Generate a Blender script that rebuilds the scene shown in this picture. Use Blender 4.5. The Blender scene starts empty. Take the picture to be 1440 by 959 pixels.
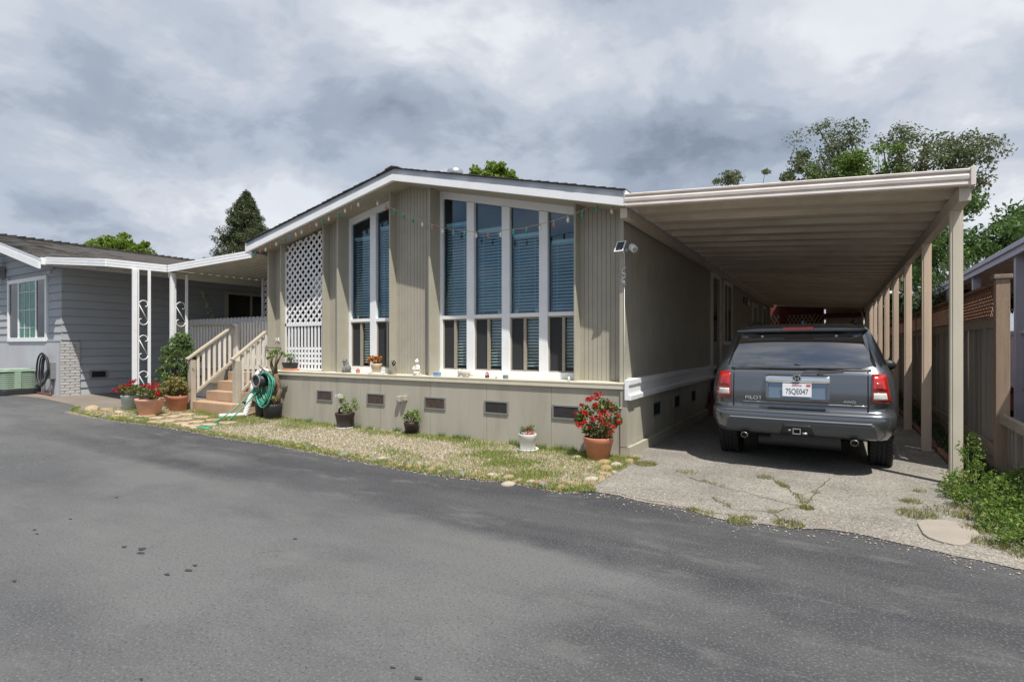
import bpy, bmesh, math, random
import numpy as np
from mathutils import Vector, Matrix
random.seed(7); RNG = np.random.default_rng(7)
SC = bpy.context.scene; COL = SC.collection
# ------------------------------------------------------------ camera
cam_d = bpy.data.cameras.new('camera'); cam = bpy.data.objects.new('camera', cam_d); COL.objects.link(cam)
cam_d.sensor_width = 36; cam_d.lens = 36*762/1440; cam_d.shift_y = 6.5/1440; cam_d.clip_end = 2000; cam_d.clip_start = .05
cam.location = (0, 0, 1.5); cam.rotation_euler = (math.radians(90), 0, math.radians(30.79))
SC.camera = cam
# ------------------------------------------------------------ light
LD = Vector((-.40, .30, -1)).normalized()
elev = math.asin(-LD.z); az = math.atan2(-LD.x, -LD.y)
sun_d = bpy.data.lights.new('sun', 'SUN'); sun_d.energy = 5.0; sun_d.angle = math.radians(.5); sun_d.color = (1, .955, .87)
sun = bpy.data.objects.new('sun', sun_d); COL.objects.link(sun); sun.rotation_euler = LD.to_track_quat('-Z', 'Y').to_euler()
SC.view_settings.view_transform = 'Standard'; SC.view_settings.look = 'None'; SC.view_settings.exposure = 0.24; SC.view_settings.gamma = 1
W = bpy.data.worlds.new('World'); SC.world = W; W.use_nodes = True
def sky_world():
    nt = W.node_tree; N = nt.nodes; L = nt.links; N.clear()
    def nd(t, **k):
        n = N.new(t)
        for a, b in k.items(): setattr(n, a, b)
        return n
    def mth(op, a, b=None, c=None, clamp=False):
        n = nd('ShaderNodeMath', operation=op, use_clamp=clamp)
        for i, v in enumerate((a, b, c)):
            if v is None: continue
            if isinstance(v, (int, float)): n.inputs[i].default_value = v
            else: L.new(v, n.inputs[i])
        return n.outputs[0]
    tc = nd('ShaderNodeTexCoord'); D = tc.outputs['Generated']
    sk = nd('ShaderNodeTexSky', sky_type='NISHITA', sun_disc=False, sun_elevation=elev, sun_rotation=az)
    sep = nd('ShaderNodeSeparateXYZ'); L.new(D, sep.inputs[0])
    zz = mth('ADD', mth('MAXIMUM', sep.outputs[2], 0.0), 0.32)
    cmb = nd('ShaderNodeCombineXYZ'); L.new(mth('DIVIDE', sep.outputs[0], zz), cmb.inputs[0]); L.new(mth('DIVIDE', sep.outputs[1], zz), cmb.inputs[1])
    def noise(scale, det, rough, dist, off):
        mp = nd('ShaderNodeMapping'); mp.inputs['Location'].default_value = off; L.new(cmb.outputs[0], mp.inputs[0])
        n = nd('ShaderNodeTexNoise'); n.inputs['Scale'].default_value = scale; n.inputs['Detail'].default_value = det
        n.inputs['Roughness'].default_value = rough; n.inputs['Distortion'].default_value = dist; L.new(mp.outputs[0], n.inputs[0]); return n.outputs[0]
    n1 = noise(1.3, 8, .56, .3, (3.1, 1.7, 0)); n2 = noise(3.6, 8, .58, .35, (8.3, 2.2, 0)); n3 = noise(1.7, 6, .55, .2, (1.3, 9.2, 0))
    # broad heavy cloud masses hang in fixed directions of the sky
    def lobe(px, py, wid, hgt):
        r = (px-720)/762; th = math.radians(30.787); s, c = math.sin(th), math.cos(th)
        d = Vector((-s+c*r, c+s*r, -(py-486)/762)).normalized()
        vm = nd('ShaderNodeVectorMath', operation='SUBTRACT'); L.new(D, vm.inputs[0]); vm.inputs[1].default_value = d
        right = Vector((d.y, -d.x, 0)).normalized(); up = right.cross(d)
        def dot(v, k):
            q = nd('ShaderNodeVectorMath', operation='DOT_PRODUCT'); L.new(vm.outputs[0], q.inputs[0]); q.inputs[1].default_value = v/k; return q.outputs['Value']
        a = dot(right, wid); b = dot(up, hgt)
        q = mth('ADD', mth('MULTIPLY', a, a), mth('MULTIPLY', b, b))
        return mth('POWER', 2.718, mth('MULTIPLY', q, -1.0))
    dark = None
    for (px, py, w_, h_, k) in LOBES:
        v = mth('MULTIPLY', lobe(px, py, w_, h_), k)
        dark = v if dark is None else mth('ADD', dark, v)
    t = mth('ADD', mth('MULTIPLY', mth('SUBTRACT', n1, .5), 1.15), mth('MULTIPLY', mth('SUBTRACT', n2, .5), .62))
    t = mth('ADD', mth('MULTIPLY', t, 1.9), dark)
    t = mth('ADD', t, .33)
    rp = nd('ShaderNodeValToRGB'); L.new(t, rp.inputs[0]); cr = rp.color_ramp; cr.interpolation = 'EASE'
    K = 7.4
    stops = [(0, (.77, .785, .82)), (.22, (.61, .635, .69)), (.42, (.49, .535, .61)), (.68, (.355, .405, .485)), (1.0, (.235, .28, .355))]
    while len(cr.elements) < len(stops): cr.elements.new(.5)
    for e, (p, cc) in zip(cr.elements, stops): e.position = p; e.color = cc+(1,)
    sc = nd('ShaderNodeMix', data_type='RGBA', blend_type='MULTIPLY'); sc.inputs[0].default_value = 1
    L.new(rp.outputs[0], sc.inputs[6]); sc.inputs[7].default_value = (K*1.20, K*1.225, K*1.25, 1)
    # thin spots let the blue sky through
    hole = nd('ShaderNodeMapRange'); L.new(n3, hole.inputs[0]); hole.inputs[1].default_value = .47; hole.inputs[2].default_value = .60; hole.inputs[3].default_value = 0; hole.inputs[4].default_value = .9
    south = nd('ShaderNodeMapRange', interpolation_type='SMOOTHSTEP'); L.new(sep.outputs[1], south.inputs[0]); south.inputs[1].default_value = .25; south.inputs[2].default_value = -.45; south.inputs[3].default_value = .12; south.inputs[4].default_value = 1.0
    mx = nd('ShaderNodeMix', data_type='RGBA'); L.new(mth('MULTIPLY', hole.outputs[0], south.outputs[0]), mx.inputs[0]); L.new(sc.outputs[2], mx.inputs[6])
    sm = nd('ShaderNodeMix', data_type='RGBA', blend_type='MULTIPLY'); sm.inputs[0].default_value = 1; L.new(sk.outputs[0], sm.inputs[6]); sm.inputs[7].default_value = (1.0, 1.0, 1.0, 1)
    L.new(sm.outputs[2], mx.inputs[7])
    bg = nd('ShaderNodeBackground'); bg.inputs[1].default_value = .1; L.new(mx.outputs[2], bg.inputs[0])
    out = nd('ShaderNodeOutputWorld'); L.new(bg.outputs[0], out.inputs[0])
LOBES = [(430, 150, .30, .10, .36), (640, 205, .40, .07, .27), (980, 225, .24, .08, .17), (1000, 110, .12, .07, .20), (280, 225, .3, .05, .20), (1350, 110, .14, .06, .12), (1400, 20, .25, .07, -.08),
         (60, 110, .16, .07, .12), (720, 40, .34, .06, -.26), (60, 210, .2, .08, -.2), (150, 290, .25, .05, -.10), (1250, 190, .14, .08, -.12), (480, 310, .12, .05, -.10), (200, 30, .25, .06, -.12), (1150, 30, .4, .05, -.12)]
sky_world()

# ------------------------------------------------------------ helpers
def srgb(h):
    h = h.lstrip('#'); v = [int(h[i:i+2], 16)/255 for i in (0, 2, 4)]
    return tuple(((c+.055)/1.055)**2.4 if c > .04045 else c/12.92 for c in v)
def M(name, col, rough=.7, var=.10, scale=5, bump=.0, bscale=80, metal=0, rnd=0.0, stretch=(1, 1, 1), dirt=0, dirtcol=(.12, .1, .08), dscale=2, coat=0, spec=None, island=None):
    m = bpy.data.materials.new(name); m.use_nodes = True; nt = m.node_tree; N = nt.nodes; L = nt.links
    b = N['Principled BSDF']; b.inputs['Roughness'].default_value = rough; b.inputs['Metallic'].default_value = metal
    if coat: b.inputs['Coat Weight'].default_value = coat; b.inputs['Coat Roughness'].default_value = .05
    if spec is not None: b.inputs['Specular IOR Level'].default_value = spec
    tc = N.new('ShaderNodeTexCoord'); mp = N.new('ShaderNodeMapping'); mp.inputs['Scale'].default_value = stretch; L.new(tc.outputs['Object'], mp.inputs[0])
    oi = N.new('ShaderNodeObjectInfo')
    off = N.new('ShaderNodeVectorMath'); off.operation = 'ADD'; L.new(mp.outputs[0], off.inputs[0])
    mr = N.new('ShaderNodeMath'); mr.operation = 'MULTIPLY'; mr.inputs[1].default_value = 37 if rnd else 0; L.new(oi.outputs['Random'], mr.inputs[0]); L.new(mr.outputs[0], off.inputs[1])
    V = off.outputs[0]
    def noise(s, d=4, r=.6):
        n = N.new('ShaderNodeTexNoise'); n.inputs['Scale'].default_value = s; n.inputs['Detail'].default_value = d; n.inputs['Roughness'].default_value = r; L.new(V, n.inputs[0]); return n.outputs[0]
    n1 = noise(scale, 6)
    f = N.new('ShaderNodeMapRange'); f.inputs[1].default_value = .3; f.inputs[2].default_value = .7; f.inputs[3].default_value = 1-var; f.inputs[4].default_value = 1+var; L.new(n1, f.inputs[0])
    v = f.outputs[0]
    if rnd:
        r = N.new('ShaderNodeMapRange'); r.inputs[3].default_value = 1-rnd; r.inputs[4].default_value = 1+rnd; L.new(oi.outputs['Random'], r.inputs[0])
        q = N.new('ShaderNodeMath'); q.operation = 'MULTIPLY'; L.new(v, q.inputs[0]); L.new(r.outputs[0], q.inputs[1]); v = q.outputs[0]
    if island:
        g = N.new('ShaderNodeNewGeometry'); rp = N.new('ShaderNodeValToRGB'); L.new(g.outputs['Random Per Island'], rp.inputs[0]); rp.color_ramp.interpolation = 'CONSTANT' if len(island) > 3 else 'LINEAR'
        while len(rp.color_ramp.elements) < len(island): rp.color_ramp.elements.new(.5)
        for i, (e, c) in enumerate(zip(rp.color_ramp.elements, island)): e.position = i/(len(island)-(0 if len(island) > 3 else 1)); e.color = tuple(c)+(1,)
        src = rp.outputs[0]
    else: src = None
    mx = N.new('ShaderNodeVectorMath'); mx.operation = 'SCALE'
    if src: L.new(src, mx.inputs[0])
    else: mx.inputs[0].default_value = col
    L.new(v, mx.inputs['Scale']); c = mx.outputs[0]
    if dirt:
        dn = noise(dscale, 8, .65); dr = N.new('ShaderNodeMapRange'); dr.inputs[1].default_value = .48; dr.inputs[2].default_value = .72; dr.inputs[4].default_value = dirt; L.new(dn, dr.inputs[0])
        dm = N.new('ShaderNodeMix'); dm.data_type = 'RGBA'; L.new(dr.outputs[0], dm.inputs[0]); L.new(c, dm.inputs[6]); dm.inputs[7].default_value = tuple(dirtcol)+(1,); c = dm.outputs[2]
    L.new(c, b.inputs['Base Color'])
    if bump:
        nb = noise(bscale, 3); bp = N.new('ShaderNodeBump'); bp.inputs['Strength'].default_value = bump; bp.inputs['Distance'].default_value = .01; L.new(nb, bp.inputs['Height']); L.new(bp.outputs[0], b.inputs['Normal'])
    return m
def leafmat(name, cols, trans=.35, rough=.55, spec=.3):
    m = bpy.data.materials.new(name); m.use_nodes = True; nt = m.node_tree; N = nt.nodes; L = nt.links; b = N['Principled BSDF']
    g = N.new('ShaderNodeNewGeometry'); rp = N.new('ShaderNodeValToRGB'); L.new(g.outputs['Random Per Island'], rp.inputs[0])
    while len(rp.color_ramp.elements) < len(cols): rp.color_ramp.elements.new(.5)
    for i, (e, c) in enumerate(zip(rp.color_ramp.elements, cols)): e.position = i/(len(cols)-1); e.color = tuple(c)+(1,)
    L.new(rp.outputs[0], b.inputs['Base Color']); b.inputs['Roughness'].default_value = rough; b.inputs['Specular IOR Level'].default_value = spec
    t = N.new('ShaderNodeBsdfTranslucent'); L.new(rp.outputs[0], t.inputs[0]); ms = N.new('ShaderNodeMixShader'); ms.inputs[0].default_value = trans
    L.new(b.outputs[0], ms.inputs[1]); L.new(t.outputs[0], ms.inputs[2]); L.new(ms.outputs[0], N['Material Output'].inputs[0]); return m

WL = {}
def tag(o, label=None, cat=None, group=None, kind=None):
    if label: o['label'] = label
    if cat: o['category'] = cat
    if group: o['group'] = group
    if kind: o['kind'] = kind
    return o
def thing(name, label, cat, loc=(0, 0, 0), group=None):
    o = bpy.data.objects.new(name, None); COL.objects.link(o); o.location = loc; o.empty_display_size = .1; WL[o.name] = Vector(loc)
    return tag(o, label, cat, group)
def link(name, me, parent=None, loc=None, kind=None, label=None):
    o = bpy.data.objects.new(name, me); COL.objects.link(o)
    if parent: o.parent = parent
    if loc is not None: o.location = loc
    if kind: o['kind'] = kind
    if label: o['label'] = label
    return o
class MB:
    def __init__(s): s.v = []; s.f = []; s.sm = []
    def add(s, v, f, smooth=False):
        n = len(s.v); s.v += [tuple(p) for p in v]; s.f += [tuple(i+n for i in q) for q in f]; s.sm += [smooth]*len(f); return s
    def box(s, x0, x1, y0, y1, z0, z1):
        if x0 > x1: x0, x1 = x1, x0
        if y0 > y1: y0, y1 = y1, y0
        if z0 > z1: z0, z1 = z1, z0
        v = [(x0, y0, z0), (x1, y0, z0), (x1, y1, z0), (x0, y1, z0), (x0, y0, z1), (x1, y0, z1), (x1, y1, z1), (x0, y1, z1)]
        return s.add(v, [(0, 3, 2, 1), (4, 5, 6, 7), (0, 1, 5, 4), (1, 2, 6, 5), (2, 3, 7, 6), (3, 0, 4, 7)])
    def hexa(s, v8):  # bottom 4 ccw, top 4 ccw
        return s.add(v8, [(0, 3, 2, 1), (4, 5, 6, 7), (0, 1, 5, 4), (1, 2, 6, 5), (2, 3, 7, 6), (3, 0, 4, 7)])
    def bar(s, a, b, w, h, up=(0, 0, 1)):
        a = Vector(a); b = Vector(b); d = (b-a).normalized(); u = Vector(up); r = d.cross(u).normalized(); u = r.cross(d)
        q = [a-r*w/2-u*h/2, a+r*w/2-u*h/2, a+r*w/2+u*h/2, a-r*w/2+u*h/2]; p = [x+(b-a) for x in q]
        return s.add(q+p, [(0, 1, 2, 3), (7, 6, 5, 4), (0, 4, 5, 1), (1, 5, 6, 2), (2, 6, 7, 3), (3, 7, 4, 0)])
    def tube(s, pts, r, n=8, cap=True, smooth=True):
        pts = [Vector(p) for p in pts]; rs = r if isinstance(r, (list, tuple)) else [r]*len(pts)
        vs = []; ref = None
        for i, p in enumerate(pts):
            d = (pts[min(i+1, len(pts)-1)]-pts[max(i-1, 0)]).normalized()
            if ref is None: ref = Vector((0, 0, 1)) if abs(d.z) < .9 else Vector((1, 0, 0))
            u = (ref-d*ref.dot(d)).normalized(); ref = u; w = d.cross(u)
            vs += [p+(u*math.cos(2*math.pi*k/n)+w*math.sin(2*math.pi*k/n))*rs[i] for k in range(n)]
        f = [(i*n+k, i*n+(k+1) % n, (i+1)*n+(k+1) % n, (i+1)*n+k) for i in range(len(pts)-1) for k in range(n)]
        s.add(vs, f, smooth)
        if cap: m = len(s.v)-len(vs); s.f += [tuple(m+k for k in reversed(range(n))), tuple(m+(len(pts)-1)*n+k for k in range(n))]; s.sm += [False]*2
        return s
    def lathe(s, prof, n=24, c=(0, 0, 0), smooth=True, sx=1, sy=1):
        vs = [(c[0]+r*sx*math.cos(2*math.pi*k/n), c[1]+r*sy*math.sin(2*math.pi*k/n), c[2]+z) for r, z in prof for k in range(n)]
        f = [(i*n+k, i*n+(k+1) % n, (i+1)*n+(k+1) % n, (i+1)*n+k) for i in range(len(prof)-1) for k in range(n)]
        return s.add(vs, f, smooth)
    def prism(s, poly, axis, a, b):  # poly ccw in the remaining two axes
        def P(u, v, w): return {'x': (w, u, v), 'y': (u, w, v), 'z': (u, v, w)}[axis]
        n = len(poly); vs = [P(u, v, a) for u, v in poly]+[P(u, v, b) for u, v in poly]
        return s.add(vs, [tuple(range(n)), tuple(reversed(range(n, 2*n)))]+[(i, (i+1) % n+0, n+(i+1) % n, n+i) for i in range(n)])
    def ball(s, c, r, n=8, m=6, sx=1, sy=1, sz=1):
        prof = [(max(1e-4, math.sin(math.pi*i/m))*r, -math.cos(math.pi*i/m)*r*sz) for i in range(m+1)]
        return s.lathe(prof, n, c, True, sx, sy)
    def mesh(s, name, off=None, fix=True, bevel=0):
        me = bpy.data.meshes.new(name); v = s.v
        if off is not None: v = [(p[0]-off[0], p[1]-off[1], p[2]-off[2]) for p in v]
        me.from_pydata(v, [], s.f); me.polygons.foreach_set('use_smooth', s.sm)
        if fix or bevel:
            bm = bmesh.new(); bm.from_mesh(me)
            if fix: bmesh.ops.recalc_face_normals(bm, faces=bm.faces)
            if bevel:
                ed = [e for e in bm.edges if len(e.link_faces) == 2 and e.calc_face_angle(0) > .5]
                bmesh.ops.bevel(bm, geom=ed, offset=bevel, segments=2, affect='EDGES', profile=.5)
            bm.to_mesh(me); bm.free()
        me.update(); return me
    def build(s, name, mat, parent=None, kind=None, label=None, bevel=0, fix=True):
        r = parent
        while r is not None and r.parent: r = r.parent
        off = WL.get(r.name) if r is not None else None
        me = s.mesh(name, off, fix, bevel); me.materials.append(mat)
        return link(name, me, parent, None, kind, label)
def npmesh(name, V, F, mat, parent=None, kind=None, smooth=False):
    """V (n,3) world points; F (m,k) indices"""
    r = parent
    while r is not None and r.parent: r = r.parent
    if r is not None: V = V-np.array(WL.get(r.name, (0, 0, 0)))
    me = bpy.data.meshes.new(name); k = F.shape[1]
    me.vertices.add(len(V)); me.vertices.foreach_set('co', V.astype(np.float32).ravel())
    me.loops.add(F.size); me.loops.foreach_set('vertex_index', F.astype(np.int32).ravel())
    me.polygons.add(len(F)); me.polygons.foreach_set('loop_start', np.arange(0, F.size, k, dtype=np.int32))
    try: me.polygons.foreach_set('loop_total', np.full(len(F), k, dtype=np.int32))
    except Exception: pass
    me.polygons.foreach_set('use_smooth', np.full(len(F), smooth)); me.materials.append(mat); me.update(calc_edges=True); me.validate()
    return link(name, me, parent, None, kind)
def unit(n):
    v = RNG.normal(size=(n, 3)); return v/np.linalg.norm(v, axis=1)[:, None]
def leaves(C, size, aspect=.5, up=.3, jit=.4, bend=.25):
    """diamond leaves folded along the midrib, centres C (n,3)"""
    n = len(C); a = unit(n); a[:, 2] += up; a /= np.linalg.norm(a, axis=1)[:, None]
    b = np.cross(a, unit(n)); b /= np.linalg.norm(b, axis=1)[:, None]; c = np.cross(a, b)
    s = (size*(1+jit*(RNG.random(n)*2-1)))[:, None]
    base = C-a*s*.5; tip = C+a*s*.5-c*s*bend*.6; l = C+b*s*aspect*.5+c*s*bend*.3; r = C-b*s*aspect*.5+c*s*bend*.3
    V = np.stack([base, r, tip, l], 1).reshape(-1, 3); F = np.arange(4*n).reshape(n, 4); return V, F
def blob(n, c, r, shell=.35):
    """points filling an ellipsoid, denser towards its skin"""
    d = unit(n); q = (RNG.random(n)**shell)[:, None]; return np.array(c)+d*q*np.array(r)
def tuft(n, c, r, h, lean=.35, w=.006):
    """grass blades: thin triangles"""
    ang = RNG.random(n)*2*np.pi; q = np.sqrt(RNG.random(n))*r; B = np.stack([c[0]+q*np.cos(ang), c[1]+q*np.sin(ang), np.full(n, c[2])], 1)
    return blades(B, h, lean, w)
def blades(B, h, lean=.35, w=.006):
    n = len(B); a = RNG.random(n)*2*np.pi; hh = h*(.5+RNG.random(n)); D = np.stack([np.cos(a), np.sin(a), np.zeros(n)], 1)*w/2
    l = RNG.random(n)*lean; b = RNG.random(n)*2*np.pi; T = B+np.stack([np.cos(b)*l*hh, np.sin(b)*l*hh, hh], 1)
    V = np.stack([B-D, B+D, T], 1).reshape(-1, 3); return V, np.arange(3*n).reshape(n, 3)
def cat(parts):
    Vs = []; Fs = []; o = 0
    for V, F in parts: Vs.append(V); Fs.append(F+o); o += len(V)
    return np.concatenate(Vs), np.concatenate(Fs)
def copy_tree(o, parent=None):
    c = o.copy(); COL.objects.link(c)
    if parent: c.parent = parent
    for ch in list(o.children): copy_tree(ch, c)
    return c
def text_mesh(txt, size, depth=.003, sx=1):
    cu = bpy.data.curves.new('t', 'FONT'); cu.body = txt; cu.size = size; cu.extrude = depth; cu.align_x = 'CENTER'; cu.align_y = 'CENTER'
    o = bpy.data.objects.new('t', cu); COL.objects.link(o); bpy.context.view_layer.update()
    me = bpy.data.meshes.new_from_object(o.evaluated_get(bpy.context.evaluated_depsgraph_get())); bpy.data.objects.remove(o); bpy.data.curves.remove(cu)
    me.transform(Matrix.Rotation(math.radians(90), 4, 'X') @ Matrix.Diagonal((sx, 1, 1, 1))); return me
def gz(x, y=0):
    """the road climbs gently to the left of the olive house"""
    u = -x-8.0
    if u <= 0: return 0.0
    v = u*u/3.0 if u < 1.5 else u-.75
    return min(.047*v, .34)
# ------------------------------------------------------------ materials
OL = (.375, .348, .288)
m_olive = M('olive_siding', OL, .75, .07, 3, .15, 90, dirt=.25, dirtcol=(.27, .25, .18), dscale=1.3)
m_olive_trim = M('olive_trim', (.38, .36, .29), .7, .05, 5, .1, 60)
m_skirt = M('skirt_paint', (.39, .368, .308), .75, .07, 1.3, .12, 80, stretch=(2, 2, .35), dirt=.5, dirtcol=(.26, .24, .18), dscale=2.2)
m_white = M('white_paint', (.80, .81, .83), .5, .04, 4, .05, 60, dirt=.12, dirtcol=(.5, .5, .48), dscale=3)
m_cream = M('cream_metal', (.74, .67, .62), .45, .06, 3, .04, 60, dirt=.35, dirtcol=(.46, .38, .31), dscale=2.5, stretch=(1, 1, 1))
m_post = M('tan_metal_post', (.66, .52, .40), .5, .08, 4, .05, 60, stretch=(2, 2, .4), rnd=.08)
m_pan = M('roof_pan_metal', (.68, .60, .50), .5, .12, 1.2, .05, 40, rnd=.08, stretch=(.6, 4, 1), dirt=.45, dirtcol=(.33, .25, .17), dscale=2)
m_beam = M('carport_beam_metal', (.56, .50, .42), .55, .08, 3, .05, 60)
m_grey = M('grey_siding', (.36, .38, .405), .7, .05, 3, .1, 70, rnd=.05, stretch=(1, .4, 2))
m_greysk = M('grey_skirting', (.44, .45, .48), .75, .06, 3, .12, 60, stretch=(1, 1, .3))
m_brick = M('grey_painted_brick', (.50, .49, .49), .8, .08, 8, .5, 60, rnd=.1)
m_mortar = M('mortar', (.34, .33, .33), .9, .1, 8, .3, 60)
m_shing = M('grey_shingle', (.08, .075, .07), .95, .25, 12, .8, 60, spec=.2, island=[(.052, .05, .05), (.035, .035, .034), (.068, .064, .06), (.045, .043, .042), (.056, .052, .048)])
m_shdark = M('dark_shingle', (.05, .05, .052), .9, .25, 12, .5, 70)
m_dark = M('dark_void', (.012, .012, .014), .9)
m_interior = M('dim_backing', (.03, .03, .035), .9, .3, 2)
m_blind = M('blind_slat', (.78, .86, .88), .5, .05, 3)
m_blindcord = M('blind_rail', (.75, .8, .82), .6)
m_bronze = M('tan_metal_sash', (.32, .28, .22), .5, .06, 10)
m_screen = M('window_screen', (.022, .024, .028), .8, .15, 60)
m_vent = M('vent_frame_metal', (.20, .21, .21), .6, .1, 10)
m_rust = M('rusty_louver', (.09, .065, .055), .8, .3, 14, dirt=.8, dirtcol=(.16, .08, .05), dscale=7)
m_lattice = M('white_lattice', (.78, .78, .80), .6, .04, 6, .05, 60)
m_picket = M('weathered_white_picket', (.68, .64, .58), .75, .08, 5, .2, 60, rnd=.07, stretch=(3, 3, .6), dirt=.3, dirtcol=(.42, .36, .28), dscale=4)
m_rail = M('tan_painted_rail', (.42, .37, .29), .75, .1, 5, .2, 60, stretch=(2, 2, .7), dirt=.3, dirtcol=(.33, .29, .22), dscale=3)
m_stuc = M('tan_stair_post', (.43, .38, .31), .8, .1, 6, .3, 60, dirt=.3, dirtcol=(.25, .23, .18), dscale=3)
m_step = M('terracotta_step', (.40, .27, .18), .8, .12, 3, .3, 50, dirt=.4, dirtcol=(.33, .24, .17), dscale=2.5, rnd=.05)
m_terra = M('terracotta', (.50, .21, .12), .75, .12, 6, .2, 60, dirt=.4, dirtcol=(.58, .34, .24), dscale=5)
m_terral = M('pale_terracotta', (.58, .33, .24), .75, .1, 6, .2, 60, dirt=.35, dirtcol=(.70, .50, .40), dscale=5)
m_blackpl = M('black_plastic', (.022, .024, .028), .5, .2, 6)
m_brownpl = M('dark_brown_plastic', (.045, .032, .028), .5, .2, 6)
m_soil = M('soil', (.05, .035, .025), .95, .3, 20, .8, 50)
m_metal = M('galvanised_metal', (.55, .56, .57), .35, .1, 12, metal=.9)
m_louv = M('dark_louver', (.045, .04, .04), .8, .3, 14)
m_wood = M('weathered_grey_fence_wood', (.32, .29, .26), .9, .22, 4, .6, 40, rnd=.28, stretch=(14, 14, .7), dirt=.3, dirtcol=(.05, .045, .04), dscale=2)
m_woodb = M('brown_fence_wood', (.30, .215, .155), .85, .2, 4, .6, 40, rnd=.1, stretch=(8, 8, .6), dirt=.35, dirtcol=(.14, .11, .09), dscale=2)
m_woodr = M('grey_brown_rail_wood', (.28, .225, .17), .85, .22, 4, .6, 40, rnd=.1, stretch=(8, .7, 8), dirt=.35, dirtcol=(.14, .11, .09), dscale=2)
m_latr = M('red_brown_lattice_wood', (.21, .105, .065), .85, .2, 8, .4, 40)
m_lav = M('pale_lavender_paint', (.50, .50, .60), .6, .04, 4, .05, 60, dirt=.2, dirtcol=(.36, .36, .42), dscale=3)
m_red = M('dark_red_paint', (.16, .035, .025), .7, .15, 5, .2)
m_redstep = M('dark_red_step', (.17, .05, .038), .85, .2, 5, .3)
m_shed = M('cream_shed_siding', (.50, .47, .37), .75, .06, 4, .1, 60)
m_bark = M('bark', (.10, .08, .06), .9, .25, 8, .8, 30, stretch=(2, 2, .5))
m_stem = M('woody_stem', (.13, .09, .06), .85, .25, 12, .5, 40)
m_glassw = None
def glass(name, tint=(.55, .62, .66), refl=1.0):
    m = bpy.data.materials.new(name); m.use_nodes = True; nt = m.node_tree; N = nt.nodes; L = nt.links; N.remove(N['Principled BSDF'])
    t = N.new('ShaderNodeBsdfTransparent'); t.inputs[0].default_value = tint+(1,); g = N.new('ShaderNodeBsdfGlossy'); g.inputs['Roughness'].default_value = .015; g.inputs[0].default_value = (tuple(refl)+(1,)) if isinstance(refl, tuple) else (refl, refl, refl, 1)
    ge = N.new('ShaderNodeNewGeometry'); dt = N.new('ShaderNodeVectorMath'); dt.operation = 'DOT_PRODUCT'; L.new(ge.outputs['Normal'], dt.inputs[0]); L.new(ge.outputs['Incoming'], dt.inputs[1])
    def mm(op, a, b2=None):
        q = N.new('ShaderNodeMath'); q.operation = op
        for i, v in ((0, a), (1, b2)):
            if v is None: continue
            if isinstance(v, (int, float)): q.inputs[i].default_value = v
            else: L.new(v, q.inputs[i])
        return q.outputs[0]
    fz = mm('ADD', mm('MULTIPLY', mm('POWER', mm('SUBTRACT', 1.0, mm('ABSOLUTE', dt.outputs['Value'])), 5.0), .9), .10)
    mx = N.new('ShaderNodeMixShader'); L.new(fz, mx.inputs[0]); L.new(t.outputs[0], mx.inputs[1]); L.new(g.outputs[0], mx.inputs[2])
    L.new(mx.outputs[0], N['Material Output'].inputs[0]); return m
m_glass = glass('window_glass', (.74, .85, .88), (.50, .59, .70))
m_glassg = glass('window_glass_low', (.88, .93, .92), (.4, .45, .5))

# ------------------------------------------------------------ ground
def sheet(name, cols, mat, kind='structure', lift=0.0, attr=None, gzf=gz):
    """cols: list of (x, [y...]) with equal counts"""
    vs = []; n = len(cols[0][1])
    for x, ys in cols: vs += [(x, y, gzf(x, y)+lift) for y in ys]
    f = [(i*n+j, (i+1)*n+j, (i+1)*n+j+1, i*n+j+1) for i in range(len(cols)-1) for j in range(n-1)]
    me = bpy.data.meshes.new(name); me.from_pydata(vs, [], f); me.materials.append(mat)
    me.polygons.foreach_set('use_smooth', [True]*len(f))
    if attr:
        a = me.attributes.new('wear', 'FLOAT', 'POINT'); a.data.foreach_set('value', [attr(v[0], v[1]) for v in vs])
    me.update(); return link(name, me, kind=kind)
m_ground = M('packed_earth', (.20, .165, .12), .95, .2, 1.5, .6, 40, dirt=.5, dirtcol=(.10, .12, .05), dscale=.6)
xs = [-400, -120, -60, -30, -20]+[-16+.5*i for i in range(19)]+[-6, 0, 10, 30, 60, 120, 400]
sheet('ground', [(x, [-400, -60, 0, 10, 30, 80, 400]) for x in xs], m_ground, lift=-.03)
EDGE = [(-60, 4.2), (-20, 4.3), (-16.7, 4.74), (-15.4, 5.09), (-13.6, 5.12), (-12.9, 4.72), (-12.6, 4.68), (-11.3, 4.84), (-10.4, 5.06), (-9.44, 5.19), (-8.5, 5.2), (-7.37, 5.23), (-6.18, 5.13), (-5.43, 5.07), (-4.73, 5.0), (-4.15, 4.98), (-3.56, 5.02), (-3.06, 5.11), (-2.69, 5.1), (-2.4, 5.03), (-2.17, 5.2), (-1.86, 5.19), (-1.2, 5.09), (-.69, 4.94), (-.375, 5.0), (-.07, 5.15), (.27, 5.08), (.58, 5.05), (.76, 4.92), (1.1, 4.87), (2, 4.8), (8, 4.9), (60, 5)]
def edge(x):
    for (a, p), (b, q) in zip(EDGE, EDGE[1:]):
        if a <= x <= b: return p+(q-p)*(x-a)/(b-a)
    return 5
def sst(a, b, x):
    t = max(0, min(1, (x-a)/(b-a))); return t*t*(3-2*t)
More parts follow.
